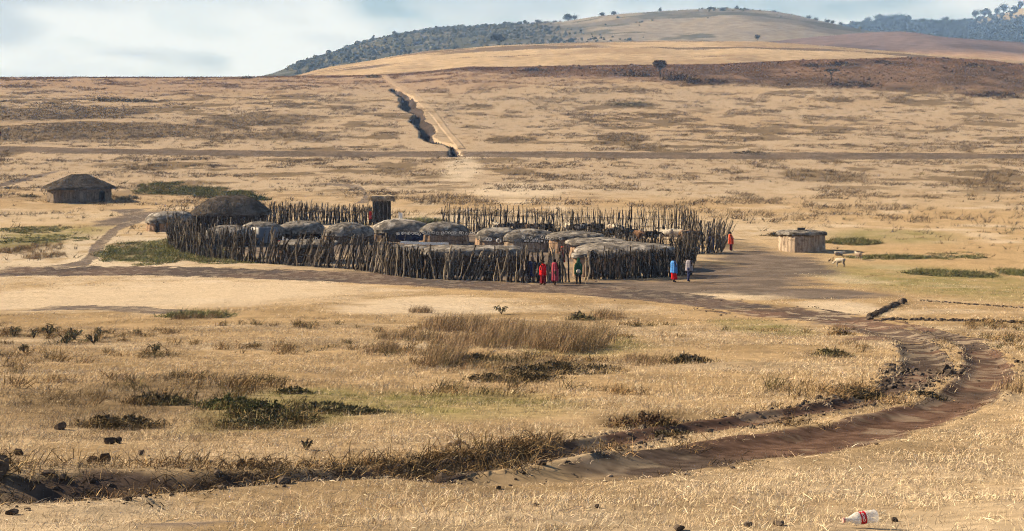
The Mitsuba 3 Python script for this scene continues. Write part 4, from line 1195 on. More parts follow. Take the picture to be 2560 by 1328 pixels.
for i, (px, v, w, h, lb) in enumerate([(1128, 1114, 22, 18, 'left one of three pale rocks in the grass at mid foreground'), (1145, 1112, 20, 18, 'middle one of three pale rocks in the grass at mid foreground'), (1160, 1110, 14, 12, 'small right one of three pale rocks in the grass'),
                                       (1524, 1172, 18, 12, 'pale stone lying on the outer wheel rut'), (2118, 838, 8, 7, 'tiny whitish stone on the bend of the road'), (1060, 693, 9, 8, 'pale stone at the foot of the front palisade'), (1228, 697, 14, 12, 'rounded pale stone by the dark doorway poles')]):
    stone('pale_stone', px, v, w, h, 'pale_rock', i, lb, 'stone')


def stone_row(label, a, b, n, wpx, hpx, seed, spread=0.5, look='lava_rock'):
    g = np.random.default_rng(seed)
    k = thing('stone_row', label, 'stone row')
    for i in range(n):
        u = (i + g.uniform(0.1, 0.9)) / n
        px, v = a[0] + (b[0] - a[0]) * u, a[1] + (b[1] - a[1]) * u
        s = g.uniform(0.6, 1.3)
        stone(f'{k}__stone', px + g.normal() * spread, v + g.normal() * spread * 0.5, wpx * s, hpx * s, look, int(g.integers(60)), lib=SMALL)


stone_row('dark stone wall running away from the road on the right', (2172, 797), (2258, 757), 85, 14, 12, 1, 2.2)
stone_row('long low row of dark stones leading to the right edge', (2178, 798), (2600, 808), 105, 10, 8, 2, 1.5)
stone_row('thin upper row of small stones in the pale grass', (2300, 752), (2600, 774), 60, 6, 4.5, 3, 1.0)

# crumbs of soil and gravel along the tracks: one mesh
g = np.random.default_rng(77)
cl = []
base = trimesh.creation.icosahedron()
cb, cf = np.array(base.vertices), np.array(base.faces)
for nm, n, i0, big in (('inner_rut', 2600, 0, 1), ('outer_rut', 1900, 0, 1), ('village_road', 500, 0, 1), ('inner_rut', 2600, 250, 2.1)):
    a, b = TRACKS[nm]
    i = g.integers(i0, len(a), n)
    u = g.choice([-1.05, 1.05], n) + g.normal(size=n) * 0.35
    u = np.where(g.random(n) < 0.35, g.uniform(-1, 1, n), u)
    c = (a[i] + b[i]) / 2 + (a[i] - b[i]) / 2 * u[:, None] + g.normal(size=(n, 2)) * 0.1
    s = np.exp(g.normal(size=n) * 0.5) * 0.011 * big * np.clip(c[:, 1] / 25, 0.8, 1.8)
    z = sheet_height(c[:, 0], c[:, 1])
    jit = cb[None] * (0.7 + 0.6 * g.random((n, 12, 1)))
    cl.append(np.dstack([c[:, None, 0] + jit[..., 0] * s[:, None], c[:, None, 1] + jit[..., 1] * s[:, None], z[:, None] + (jit[..., 2] * 0.7 + 0.3) * s[:, None]]).reshape(-1, 3))
cv = np.vstack(cl)
put('soil_crumbs', (cv, (cf[None] + np.arange(len(cv) // 12)[:, None, None] * 12).reshape(-1, 3)), 'lava_rock')
tag('soil_crumbs', 'crumbled dark soil and gravel along the wheel ruts', 'gravel', kind='stuff')

# ================================================================== the plastic bottle in the foreground
scene['bottle_plastic'] = {'type': 'blendbsdf', 'weight': proc(lambda p, n, uv: 0.34 + 0.4 * fbm(p.x / 0.03, p.y / 0.03, p.z / 0.03, 3)), 'a': {'type': 'thindielectric', 'int_ior': 1.5},
                           'b': {'type': 'twosided', 'c': {'type': 'principled', 'base_color': rgb(0.72, 0.71, 0.70), 'roughness': 0.22, 'specular': 0.6}}}
scene['label_red'] = {'type': 'twosided', 'b': {'type': 'roughplastic', 'diffuse_reflectance': rgb(0.55, 0.012, 0.015), 'alpha': 0.2}}
scene['label_white'] = {'type': 'twosided', 'b': {'type': 'roughplastic', 'diffuse_reflectance': rgb(0.80, 0.79, 0.77), 'alpha': 0.2}}
PA, ang = point(2103, 1318), 0.22
LEN, RAD = 0.255, 0.044
prof = [(0.000, 0.0125), (0.018, 0.0125), (0.020, 0.0155), (0.026, 0.0155), (0.028, 0.013), (0.040, 0.015), (0.070, 0.029), (0.098, 0.041), (0.108, 0.0425), (0.118, 0.0425), (0.158, 0.0425), (0.166, 0.0432), (0.185, 0.0425), (0.205, 0.044), (0.238, 0.044), (0.250, 0.036), (0.255, 0.02)]
zz = np.array([p[0] for p in prof])
rr = PchipInterpolator(zz, [p[1] for p in prof])
t = np.linspace(0, LEN, 70)
a = np.linspace(0, 2 * math.pi, 48, endpoint=False)
rings = []
for q in t:
    dent = 1 - 0.09 * np.exp(-((a - 0.6) / 0.5) ** 2 - ((q - 0.21) / 0.02) ** 2) - 0.06 * np.exp(-((a - 2.6) / 0.5) ** 2 - ((q - 0.07) / 0.02) ** 2)
    rings.append(np.stack([np.full(48, q), np.cos(a) * rr(q) * dent, np.sin(a) * rr(q) * dent], -1))
m = loft(rings)
if m.volume < 0:
    m.invert()
BM = np.eye(4)
BM[:3, :3] = trimesh.transformations.rotation_matrix(ang, [0, 0, 1])[:3, :3] @ trimesh.transformations.rotation_matrix(-0.06, [0, 1, 0])[:3, :3]
BM[:3, :3] *= 0.9
BM[:3, 3] = PA + [0.012, 0, 0.043]


def bottle_part(name, mesh, look):
    mesh.apply_transform(BM)
    return put(name, mesh, look, 40)


tag('plastic_bottle', 'empty clear plastic bottle with red label lying in the straw', 'bottle')
counts['plastic_bottle'] = 1
bottle_part('plastic_bottle__body', m, 'bottle_plastic')
lr = []
for q in (0.1145, 0.1615):
    lr.append(np.stack([np.full(64, q), np.cos(np.linspace(0, 2 * math.pi, 64, endpoint=False)) * 0.0432, np.sin(np.linspace(0, 2 * math.pi, 64, endpoint=False)) * 0.0432], -1))
lab = loft(lr, False, False)
bottle_part('plastic_bottle__label', lab, 'label_red')
labels['plastic_bottle__label'] = {'label': 'red paper label with white script'}
# white script running round the label
txt = meshkit.text_mesh('Coca-Cola', 0.019, 0.0006, bold=True)
v = np.array(txt.vertices)
th = (v[:, 0] - 0.045) / 0.0437
slant = v[:, 1] + 0.1 * v[:, 0] * 0
rad = 0.0435 + v[:, 2]
th = -th + 0.9
txt.vertices = np.stack([0.1285 + slant, -np.sin(th - math.pi * 0.0) * rad * -1 * -1, np.cos(th) * rad], -1)
bottle_part('plastic_bottle__label__lettering', txt, 'label_white')
for j, (q0, q1) in enumerate(((0.1142, 0.1160), (0.1600, 0.1618))):
    lr = [np.stack([np.full(64, q), np.cos(np.linspace(0, 2 * math.pi, 64, endpoint=False)) * 0.0436, np.sin(np.linspace(0, 2 * math.pi, 64, endpoint=False)) * 0.0436], -1) for q in (q0, q1)]
    bottle_part('plastic_bottle__label__border', loft(lr, False, False), 'label_white')
cp = trimesh.creation.cylinder(0.0165, 0.016, sections=28)
cp.apply_transform(trimesh.transformations.rotation_matrix(R90, [0, 1, 0]))
cp.apply_translation([0.004, 0, 0])
simple('faded_cap', (0.50, 0.27, 0.24))
bottle_part('plastic_bottle__cap', cp, 'faded_cap')

# ================================================================== grass, weeds and shrubs
scene['blade_look'] = {'type': 'twosided', 'b': {'type': 'diffuse', 'reflectance': {'type': 'mesh_attribute', 'name': 'vertex_color'}}}
g = np.random.default_rng(2024)
HALF = 0.405


def inside(x, y, where, grow=1.0):
    w = np.zeros_like(x)
    for cx, cy, rx, ry in where:
        w = np.maximum(w, 1 - sstep(0.6, 1.1, np.hypot((x - cx) / (rx * grow), (y - cy) / (ry * grow))))
    return w


def scatter(n, y0, y1, power=1.0):
    y = (y0 ** (1 + power) + (y1 ** (1 + power) - y0 ** (1 + power)) * g.random(n)) ** (1 / (1 + power))
    return (g.random(n) * 2 - 1) * (HALF * y + 0.8), y


def blades(x, y, z, per, length, width, color, spread=0.5, root=0.05, vary=0.25, bend=0.35, simple_=False, wind=(0.25, 0.0)):
    """Tapering bent blades round each foot: 3 triangles each (1 if simple_)."""
    n = len(x)
    B = np.repeat(np.stack([x, y, z], -1), per, axis=0)
    L = np.repeat(length, per) * g.uniform(0.45, 1.2, n * per)
    W = np.repeat(width, per) * g.uniform(0.7, 1.3, n * per)
    C = np.repeat(color, per, axis=0) * np.exp(g.normal(size=(n * per, 1)) * vary) * (1 + g.normal(size=(n * per, 3)) * 0.03)
    B[:, :2] += g.normal(size=(n * per, 2)) * np.repeat(root * np.ones(n), per)[:, None]
    D = np.stack([g.normal(size=n * per) * spread + wind[0], g.normal(size=n * per) * spread + wind[1], np.ones(n * per)], -1)
    D /= np.linalg.norm(D, axis=1, keepdims=True)
    S = np.stack([g.normal(size=n * per), g.normal(size=n * per), g.normal(size=n * per) * 0.2], -1)
    S = np.cross(D, S)
    S *= (W / 2 / (np.linalg.norm(S, axis=1) + 1e-9))[:, None]
    B[:, 2] -= 0.01
    tip = B + D * L[:, None]
    droop = (L * bend * g.random(n * per))[:, None]
    tip = tip + np.concatenate([D[:, :2] * droop * 1.5, -droop], 1)
    if simple_:
        V = np.stack([B - S, B + S, tip], 1).reshape(-1, 3)
        F = np.arange(n * per)[:, None] * 3 + [[0, 1, 2]]
        return V, F, np.repeat(np.clip(C, 0.004, 0.8), 3, axis=0)
    M = B + D * (L * 0.55)[:, None] - [0, 0, 0]
    V = np.stack([B - S, B + S, M + S * 0.75, M - S * 0.75, tip], 1).reshape(-1, 3)
    o = np.arange(n * per)[:, None] * 5
    F = np.stack([o + [0, 1, 2], o + [0, 2, 3], o + [3, 2, 4]], 1).reshape(-1, 3)
    return V, F, np.repeat(np.clip(C, 0.004, 0.8), 5, axis=0)


def join(parts):
    at, V, F, C = 0, [], [], []
    for v, f, c in parts:
        V.append(v), F.append(f + at), C.append(c)
        at += len(v)
    return np.vstack(V), np.vstack(F), np.vstack(C)


def put_grass(key, parts, label, category):
    V, F, C = join(parts)
    k = put(key, (V, F), 'blade_look', False, color=C)
    return tag(k, label, category, kind='stuff')


def pal(n, cols, weights):
    return np.array(cols)[g.choice(len(cols), n, p=np.array(weights) / sum(weights))]


STRAWS = [(0.60, 0.51, 0.385), (0.54, 0.445, 0.32), (0.43, 0.34, 0.23), (0.27, 0.205, 0.135), (0.63, 0.56, 0.44)]
parts = []
for y0, y1, dens, per, ln, wd, root in ((6.8, 14, 115, 12, 0.068, 0.0032, 0.055), (14, 26, 50, 12, 0.08, 0.0046, 0.075), (26, 60, 13, 12, 0.105, 0.0075, 0.15), (60, 112, 2.0, 10, 0.14, 0.018, 0.28)):
    n = int(HALF * (y1 ** 2 - y0 ** 2) * dens)
    x, y = scatter(n, y0, y1)
    tr, far = track_distance(x, y, True)
    bare = np.maximum(inside(x, y, EARTHY), 0.93 * inside(x, y, SANDY))
    lush = fbm2(x, y, 3.0, 4, 51)
    keep = (tr > np.where(far, 1.0, 1.12) + 0.25 * g.random(n)) & (g.random(n) > bare) & (g.random(n) < 0.35 + 1.5 * sstep(0.34, 0.62, lush))
    for sx, sy, sr, sh in CLEAR + [(PA[0] + 0.12, PA[1] - 0.1, 0.18, 0)]:
        keep &= ~((np.abs(x - sx) < sr) & (y < sy + sr) & (y > sy - 6 * sr))
    x, y, lush, tr, far = x[keep], y[keep], lush[keep], tr[keep], far[keep]
    n = len(x)
    col = pal(n, STRAWS, [4, 5, 4, 1.2, 1.6])
    gr = inside(x, y, GREENISH) * (g.random(n) < 0.6)
    col = col * (1 - gr[:, None]) + np.array([0.17, 0.165, 0.065]) * gr[:, None]
    dk = (sstep(0.50, 0.66, fbm2(x, y, 2.2, 4, 52)) * 0.6 + 0.75 * inside(x, y, DARKISH)) * (g.random(n) < 0.75) * sstep(11, 16, y)
    dk = np.clip(dk, 0, 0.95)
    col = col * (1 - dk[:, None]) + np.array([0.125, 0.09, 0.05]) * dk[:, None]
    size = (0.6 + 0.9 * lush) * (1 + 0.5 * dk) * np.where(far, 1.0, 0.5 + 0.5 * sstep(1.0, 3.4, tr))
    parts.append(blades(x, y, sheet_height(x, y), per, ln * size, wd * np.ones(n), col, vary=0.16, spread=0.6, root=root, bend=0.22, simple_=y0 >= 60))
# straw lying flat in the near foreground
x, y = scatter(7000, 6.8, 19)
k = track_distance(x, y) > 0.95
x, y = x[k], y[k]
parts.append(blades(x, y, sheet_height(x, y) + 0.03, 1, g.uniform(0.05, 0.15, len(x)), np.full(len(x), 0.0034), pal(len(x), STRAWS, [5, 4, 2, 0.5, 2]), spread=4.0, root=0.02, bend=0.2))
put_grass('dry_grass', parts, 'short dry straw grass covering the slope in front of the village', 'grass')

# hummocks of darker grass in the foreground and the shaggy edges of the ruts
parts = []
n = 2600
x, y = scatter(n, 13, 62, 0.6)
w = fbm2(x, y, 5.5, 4, 61) + 0.22 * inside(x, y, DARKISH)
k = (w > 0.56) & (track_distance(x, y) > 1.9) & (inside(x, y, SANDY) < 0.2)
x, y = x[k], y[k]
parts.append(blades(x, y, sheet_height(x, y), 26, g.uniform(0.18, 0.42, len(x)), 0.006 + 0.00022 * y, pal(len(x), [(0.15, 0.105, 0.055), (0.21, 0.15, 0.08), (0.10, 0.085, 0.042), (0.29, 0.20, 0.11)], [4, 4, 3, 3]), spread=0.55, root=0.12, bend=0.5))
for nm, n in (('inner_rut', 900), ('outer_rut', 220)):
    a, b = TRACKS[nm]
    i = g.integers(0, len(a), n)
    side = np.where(g.random(n) < 0.72, 1.0, -1.0) if True else 0
    u = side * np.where(side > 0, g.uniform(1.05, 1.9, n), g.uniform(1.0, 1.3, n))
    c = (a[i] + b[i]) / 2 + (a[i] - b[i]) / 2 * u[:, None]
    k = (fbm2(c[:, 0], c[:, 1], 2.0, 3, 63) > 0.47) & (c[:, 1] < 27) & (track_distance(c[:, 0], c[:, 1]) > 0.98)
    c = c[k]
    parts.append(blades(c[:, 0], c[:, 1], sheet_height(c[:, 0], c[:, 1]), 24, g.uniform(0.14, 0.34, len(c)) * np.where(side[k] > 0, 1.0, 0.5), 0.005 + 0.0002 * c[:, 1], pal(len(c), [(0.10, 0.07, 0.04), (0.16, 0.11, 0.06), (0.30, 0.21, 0.115), (0.40, 0.29, 0.16)], [4, 3, 2, 2]), spread=0.8, root=0.13, bend=0.6))
a, b = TRACKS['inner_rut']
n = 4500
i = g.integers(len(a) // 2, len(a), n)
c = (a[i] + b[i]) / 2 + (a[i] - b[i]) / 2 * (g.normal(size=n) * 0.75 + 0.35)[:, None]
k = (c[:, 0] < 0.2) & (fbm2(c[:, 0], c[:, 1], 0.9, 3, 65) > 0.44)
c = c[k]
parts.append(blades(c[:, 0], c[:, 1], sheet_height(c[:, 0], c[:, 1]), 22, g.uniform(0.06, 0.20, len(c)), np.full(len(c), 0.0065), pal(len(c), [(0.05, 0.038, 0.026), (0.09, 0.065, 0.038), (0.15, 0.105, 0.058), (0.36, 0.26, 0.14)], [5, 4, 2, 1.5]), spread=1.0, root=0.10, bend=0.6))
put_grass('brown_grass_tussocks', parts, 'brown grass tussocks along the ruts and over the foreground mound', 'grass')


def region(n, px, v, hw, hh):
    """Random points in a surveyed ellipse."""
    cx, cy, rx, ry = patch_of(px, v, hw, hh)
    a, r = g.uniform(0, 2 * math.pi, n), g.random(n) ** 0.62 * 1.12
    r = r * (0.6 + 0.8 * meshkit.noise(np.stack([np.cos(a) * 2 + 9, np.sin(a) * 2 + 9, np.full(n, px * 0.37)], -1)))
    return cx + rx * r * np.cos(a), cy + ry * r * np.sin(a)


# the tall feathery grass at the middle of the mound
parts = []
for px, v, hw, hh, n, h in ((1345, 856, 160, 20, 300, 1.05), (1230, 826, 120, 13, 130, 0.85), (1120, 822, 60, 10, 120, 0.95), (1110, 908, 40, 9, 90, 0.8), (1420, 872, 90, 10, 170, 1.0), (1000, 846, 60, 8, 60, 0.6), (960, 880, 40, 8, 40, 0.55), (1525, 795, 40, 6, 40, 0.8),
                            (1180, 858, 110, 12, 120, 0.6), (1050, 780, 25, 4, 22, 0.6), (2590, 850, 50, 10, 60, 0.5), (2590, 985, 40, 10, 50, 0.4), (500, 793, 60, 6, 60, 0.5), (60, 625, 70, 12, 130, 0.6), (110, 642, 40, 6, 60, 0.8), (1620, 905, 70, 10, 60, 0.35)):
    x, y = region(n, px, v, hw, hh)
    parts.append(blades(x, y, sheet_height(x, y), 22, 0.8 * h * g.uniform(0.4, 1.1, n), 0.005 + 0.0001 * y, pal(n, [(0.26, 0.19, 0.125), (0.20, 0.145, 0.09), (0.33, 0.25, 0.16), (0.12, 0.10, 0.055)], [4, 4, 2, 2]), spread=0.20, root=0.12, bend=0.25))
put_grass('tall_grass', parts, 'tall feathery brown grass standing on the mound in the middle', 'grass')

# patches of thick brown grass over the hillside beyond the village
n = 90000
y = 165 + 560 * g.random(n) ** 0.8
x = (g.random(n) * 2 - 1) * (HALF * y)
big = meshkit.fbm(np.stack([x / 11 + 500 + 1e6, y / 11 + 500 + 1e6, np.full(n, 0.37 + 1e6)], -1), 1, 0)
lum = fbm2(x, y, 10, 4, 71) + 0.20 * (inside(x, y, DARKISH) > 0.4) + 0.12 * (y > np.interp(x, RIDGE_LOW[:, 0], RIDGE_LOW[:, 1]) - 5)
k = (lum > 0.545) & (track_distance(x, y) > 1.3) & (GULLY_TREE.query(np.stack([x, y], -1))[0] > 7)
x, y = x[k], y[k]
far = sstep(470, 640, y)[:, None]
col = pal(len(x), [(0.125, 0.092, 0.060), (0.165, 0.122, 0.08), (0.09, 0.068, 0.044)], [3, 3, 2]) * (1 - far) + np.array([0.155, 0.09, 0.055]) * far
n = 9000
y2 = 118 + 560 * g.random(n) ** 0.85
x2 = (g.random(n) * 2 - 1) * (HALF * y2)
k = (track_distance(x2, y2) > 1.3) & (GULLY_TREE.query(np.stack([x2, y2], -1))[0] > 6) & (fbm2(x2, y2, 25, 3, 74) + 0.25 * g.random(n) > 0.56) & (inside(x2, y2, EARTHY) < 0.2)
x2, y2 = x2[k], y2[k]
extra = blades(x2, y2, sheet_height(x2, y2), 9, np.exp(g.normal(size=len(x2)) * 0.4) * 0.5, 0.045 + 0.00016 * y2, pal(len(x2), [(0.12, 0.088, 0.056), (0.075, 0.058, 0.038), (0.20, 0.15, 0.095), (0.085, 0.080, 0.042)], [3, 3, 3, 1]), spread=0.5, root=0.30, bend=0.3, simple_=True)
put_grass('hillside_brown_grass', [extra, blades(x, y, sheet_height(x, y), 8, g.uniform(0.4, 0.95, len(x)), 0.05 + 0.00016 * y, col, spread=0.45, root=0.55, bend=0.3, simple_=True)], 'patches of thick brown grass spread over the hillside', 'grass')

# green weeds
parts = []
for px, v, hw, hh, n, h in ((370, 625, 100, 26, 900, 0.55), (460, 640, 70, 20, 500, 0.5), (570, 652, 90, 7, 300, 0.4), (450, 478, 100, 10, 600, 0.9), (560, 487, 70, 7, 400, 0.9), (400, 462, 50, 6, 160, 0.7), (2240, 644, 100, 5, 300, 0.45), (2340, 683, 60, 6, 300, 0.5), (2420, 688, 60, 5, 260, 0.5), (2545, 684, 30, 7, 200, 0.6),
                            (1050, 556, 50, 6, 260, 0.9), (60, 575, 90, 8, 260, 0.35), (100, 600, 100, 10, 220, 0.35), (2130, 607, 52, 5, 420, 0.75), (490, 790, 62, 5, 260, 0.5), (2400, 640, 60, 8, 80, 0.4)):
    n = int(n * 0.6)
    x, y = region(n, px, v, hw, hh)
    dark = 0.7 if v < 520 or px > 2000 else 1.0
    parts.append(blades(x, y, sheet_height(x, y), 20, h * g.uniform(0.5, 1.1, n), np.full(n, 0.03 + 0.00025 * np.mean(y)), pal(n, [(0.14, 0.15, 0.068), (0.19, 0.195, 0.09), (0.075, 0.085, 0.038), (0.30, 0.245, 0.14), (0.24, 0.23, 0.115)], [4, 3, 3, 2.5, 2.5]) * dark, spread=0.7, root=0.25, bend=0.6, simple_=True))
put_grass('green_weeds', parts, 'low green weeds growing by the palisade and on damp strips', 'weeds')


def leaf_cloud(c, r, n, size, cols, seed, shell=0.55, flat=0.0, lumps=7):
    """Leaf-sized faces spread through lumpy ellipsoids: (V, F, C)."""
    q = np.random.default_rng(seed)
    c, r = np.asarray(c, float), np.asarray(r, float)
    ctr = q.normal(size=(lumps, 3))
    ctr /= np.linalg.norm(ctr, axis=1, keepdims=True)
    ctr = ctr * q.uniform(0.25, 0.75, (lumps, 1))
    ctr[:, 2] = np.abs(ctr[:, 2]) if flat else ctr[:, 2]
    rad = q.uniform(0.32, 0.55, lumps)
    i = q.integers(0, lumps, n)
    d = q.normal(size=(n, 3))
    d /= np.linalg.norm(d, axis=1, keepdims=True)
    P = c + (ctr[i] + d * (rad[i] * (shell + (1 - shell) * q.random(n)))[:, None]) * r
    u = q.normal(size=(n, 3))
    u /= np.linalg.norm(u, axis=1, keepdims=True)
    w = np.cross(u, q.normal(size=(n, 3)))
    w /= np.linalg.norm(w, axis=1, keepdims=True)
    s = size * q.uniform(0.6, 1.4, (n, 1))
    V = np.stack([P - u * s, P + w * s * 0.45, P + u * s, P - w * s * 0.45], 1).reshape(-1, 3)
    o = np.arange(n)[:, None] * 4
    F = np.concatenate([o + [0, 1, 2], o + [0, 2, 3]])
    C = np.array(cols)[q.integers(0, len(cols), n)] * np.exp(q.normal(size=(n, 1)) * 0.25)
    return V, F, np.repeat(np.clip(C, 0.003, 0.8), 4, axis=0)


OLIVE = [(0.115, 0.110, 0.058), (0.16, 0.145, 0.082), (0.23, 0.19, 0.118), (0.075, 0.074, 0.040)]
DUSK = [(0.055, 0.048, 0.032), (0.085, 0.072, 0.047), (0.125, 0.10, 0.065)]
FRESH = [(0.04, 0.075, 0.02), (0.06, 0.10, 0.028), (0.03, 0.055, 0.016)]


def twigs(c, r, n, seed, rad=0.012):
    q = np.random.default_rng(seed)
    out = []
    for _ in range(n):
        e = np.asarray(c) + q.normal(size=3) * np.asarray(r) * 0.5
        b = np.array([c[0] + q.normal() * r[0] * 0.12, c[1] + q.normal() * r[1] * 0.12, c[2] - r[2] * 0.9])
        m = (b + e) / 2 + q.normal(size=3) * np.asarray(r) * 0.1
        out.append(tube([b, m, e], [rad, rad * 0.8, rad * 0.4], 4))
    return trimesh.util.concatenate(out)


def shrub(key, label, cat, px, v, wpx, hpx, cols, n, leaf, deep=0.9, group=None, lumps=20, wisps=True):
    """A loose low bush: leaves in many small clumps round its stems, thin shoots sticking out."""
    at = point(px, v)
    rx, rz = wpx * at[1] / FOCAL / 2, hpx * at[1] / FOCAL / 2
    k = thing(key, label, cat, group)
    ry = max(rx * deep, 0.2)
    q = np.random.default_rng(int(px * 7 + v))
    out, shoots = [], []
    for i in range(lumps):
        a, r = q.uniform(0, 6.28), math.sqrt(q.random()) * 0.95
        hgt = (1.15 - 0.75 * r) * q.uniform(0.45, 1.1)
        cx, cy = at[0] + rx * r * math.cos(a), at[1] + ry * r * math.sin(a)
        gz = float(sheet_height(cx, cy))
        rad = q.uniform(0.16, 0.34)
        V, F, C = leaf_cloud((cx, cy, gz + rz * hgt), (rx * rad * 1.2, ry * rad * 1.2, rz * 0.55), max(int(n * 0.7) // lumps, 10), leaf, cols, int(q.integers(1e6)), shell=0.25, lumps=5)
        V[:, 2] = np.maximum(V[:, 2], gz - 0.02)
        out.append((V, F, C))
        shoots.append(tube([(at[0] + (cx - at[0]) * 0.3, at[1] + (cy - at[1]) * 0.3, gz - 0.05), (cx, cy, gz + rz * hgt * 0.8), (cx + q.normal() * rx * 0.12, cy + q.normal() * ry * 0.12, gz + rz * (hgt + q.uniform(0.3, 1.0)))], [leaf * 0.35, leaf * 0.25, leaf * 0.1], 4))
    if wisps:
        m = max(n // 8, 20)
        a, r = q.uniform(0, 6.28, m), np.sqrt(q.random(m)) * 1.25
        bx, by = at[0] + rx * r * np.cos(a), at[1] + ry * r * np.sin(a)
        out.append(blades(bx, by, sheet_height(bx, by), 9, rz * q.uniform(0.5, 1.5, m), np.full(m, leaf * 0.45), pal(m, list(cols) + [(0.26, 0.19, 0.10), (0.16, 0.12, 0.06)], [1] * (len(cols) + 2)), spread=0.5, root=leaf * 3, bend=0.5))
    V, F, C = join(out)
    put(f'{k}__foliage', (V, F), 'blade_look', False, color=C)
    put(f'{k}__stem', trimesh.util.concatenate(shoots), 'pole_dark')
    return k


for lb, px, v, w, h, cl, n, lf in [
        ('largest dark green sprawling shrub left of the middle foreground', 690, 1058, 130, 62, OLIVE, 2600, 0.035), ('dark green shrub right of the largest sprawling one', 820, 1028, 130, 40, OLIVE, 1700, 0.035),
        ('pale green feathery shrub left of the largest sprawling one', 580, 1018, 120, 50, [(0.11, 0.12, 0.055), (0.15, 0.14, 0.07), (0.08, 0.09, 0.04)], 1500, 0.03), ('small dark shrub in the left foreground grass', 436, 1010, 60, 30, OLIVE, 700, 0.03),
        ('brownish shrub left of the small dark one in the grass', 380, 1008, 100, 44, DUSK, 900, 0.03), ('dark green shrub behind the sprawling pair', 735, 985, 70, 30, OLIVE, 700, 0.035),
        ('brown twiggy bush above the inner rut at the right of the middle', 1605, 1070, 110, 60, [(0.11, 0.07, 0.05), (0.15, 0.095, 0.06), (0.07, 0.05, 0.035)], 1300, 0.028), ('dark low bush on the rut edge right of the brown twiggy bush', 1690, 1085, 110, 34, DUSK, 1100, 0.03),
        ('dark leaning bush on the slope at the right of the mound', 1722, 905, 80, 34, DUSK, 700, 0.05), ('small dark green bush inside the bend of the track', 2082, 890, 66, 32, OLIVE, 700, 0.045), ('reddish weed bush at the inner edge of the road bend', 2098, 838, 40, 20, [(0.12, 0.075, 0.04), (0.08, 0.07, 0.035)], 450, 0.06),
        ('dark shaggy tuft at the inner rut near the bend', 2160, 985, 100, 34, DUSK, 1100, 0.035), ('dark shaggy tuft on the strip between the ruts', 2310, 990, 70, 16, DUSK, 600, 0.035),
        ('olive bush at the right edge of the mound grass', 1455, 800, 60, 26, OLIVE, 420, 0.06), ('dark grass bush in the hollow at the middle left of the mound', 1190, 900, 60, 24, DUSK, 420, 0.05)]:
    shrub('shrub', lb, 'shrub', px, v, w, h, cl, n, lf)
for lb, px, v, w, h, cl, n, lf in [
        ('olive scrub at the foot of the largest sprawling shrub', 640, 1072, 150, 40, OLIVE, 1500, 0.03), ('grey green scrub between the pale feathery and largest shrubs', 650, 1035, 120, 50, [(0.09, 0.10, 0.05), (0.06, 0.065, 0.03), (0.12, 0.115, 0.06)], 1500, 0.03),
        ('low olive scrub at the right end of the sprawling shrubs', 900, 1035, 120, 26, OLIVE, 900, 0.03), ('brown scrub in the left foreground below the small dark shrub', 300, 1065, 170, 44, [(0.13, 0.10, 0.06), (0.09, 0.07, 0.04), (0.17, 0.13, 0.08)], 1500, 0.028),
        ('long dark scrub in the hollow right of the tall grass', 1400, 925, 260, 26, DUSK, 1600, 0.04), ('brown scrub at the foot of the mound near the pale rocks', 1290, 950, 200, 24, [(0.11, 0.085, 0.05), (0.07, 0.055, 0.033)], 1200, 0.04)]:
    shrub('scrub', lb, 'scrub', px, v, w, h, cl, n, lf)
for lb, px, v, w, h, cl, n in [
        ('left of two dark bushes high on the left hillside', 268, 252, 70, 17, DUSK, 420), ('right of two dark bushes high on the left hillside', 332, 254, 70, 16, DUSK, 420), ('isolated green bush on the right hillside below the ridge', 1572, 263, 88, 17, OLIVE, 420),
        ('dark bush beside the roof of the great thatched hut', 634, 500, 60, 26, FRESH, 500), ('dark bush on the crest at the head of the pale path', 930, 194, 34, 14, DUSK, 260), ('low bush on the left skyline above the hillside', 620, 196, 26, 10, DUSK, 200),
        ('dark patch of scrub on the hillside road at the right', 1880, 383, 90, 9, DUSK, 300), ('dark shrub behind the square mud hut on the left', 1936, 590, 40, 14, DUSK, 220),
        ('dark low scrub left of the lone thatched hut', 70, 492, 40, 10, OLIVE, 160), ('small scrub right of the lone thatched hut', 322, 497, 50, 14, OLIVE, 240)]:
    shrub('bush', lb, 'bush', px, v, w, h, cl, n, 0.22 if v < 400 else 0.12)
for lb, px, v, w, h in [('first dark bush on the brown ridge line', 2030, 166, 42, 14), ('second dark bush on the brown ridge line', 2100, 163, 50, 15), ('third dark bush on the brown ridge line', 2205, 158, 34, 12), ('dark bush on the brown ridge far right', 2432, 167, 34, 12),
                        ('dark bush low on the brown slope by the forked tree', 1690, 200, 70, 26), ('dark thicket on the left part of the brown slope', 1590, 190, 60, 18), ('dark thicket at the near edge of the brown slope', 1760, 208, 90, 20), ('dark bush at the far left end of the brown slope', 1330, 176, 60, 10), ('dark thicket on the right edge of the brown slope', 2490, 240, 120, 14), ('dark thicket in the brown slope below the thorn tree', 2130, 215, 120, 14)]:
    shrub('ridge_bush', lb, 'bush', px, v, w, h, [(0.055, 0.032, 0.024), (0.085, 0.048, 0.034), (0.035, 0.024, 0.02)], 420, 0.40)


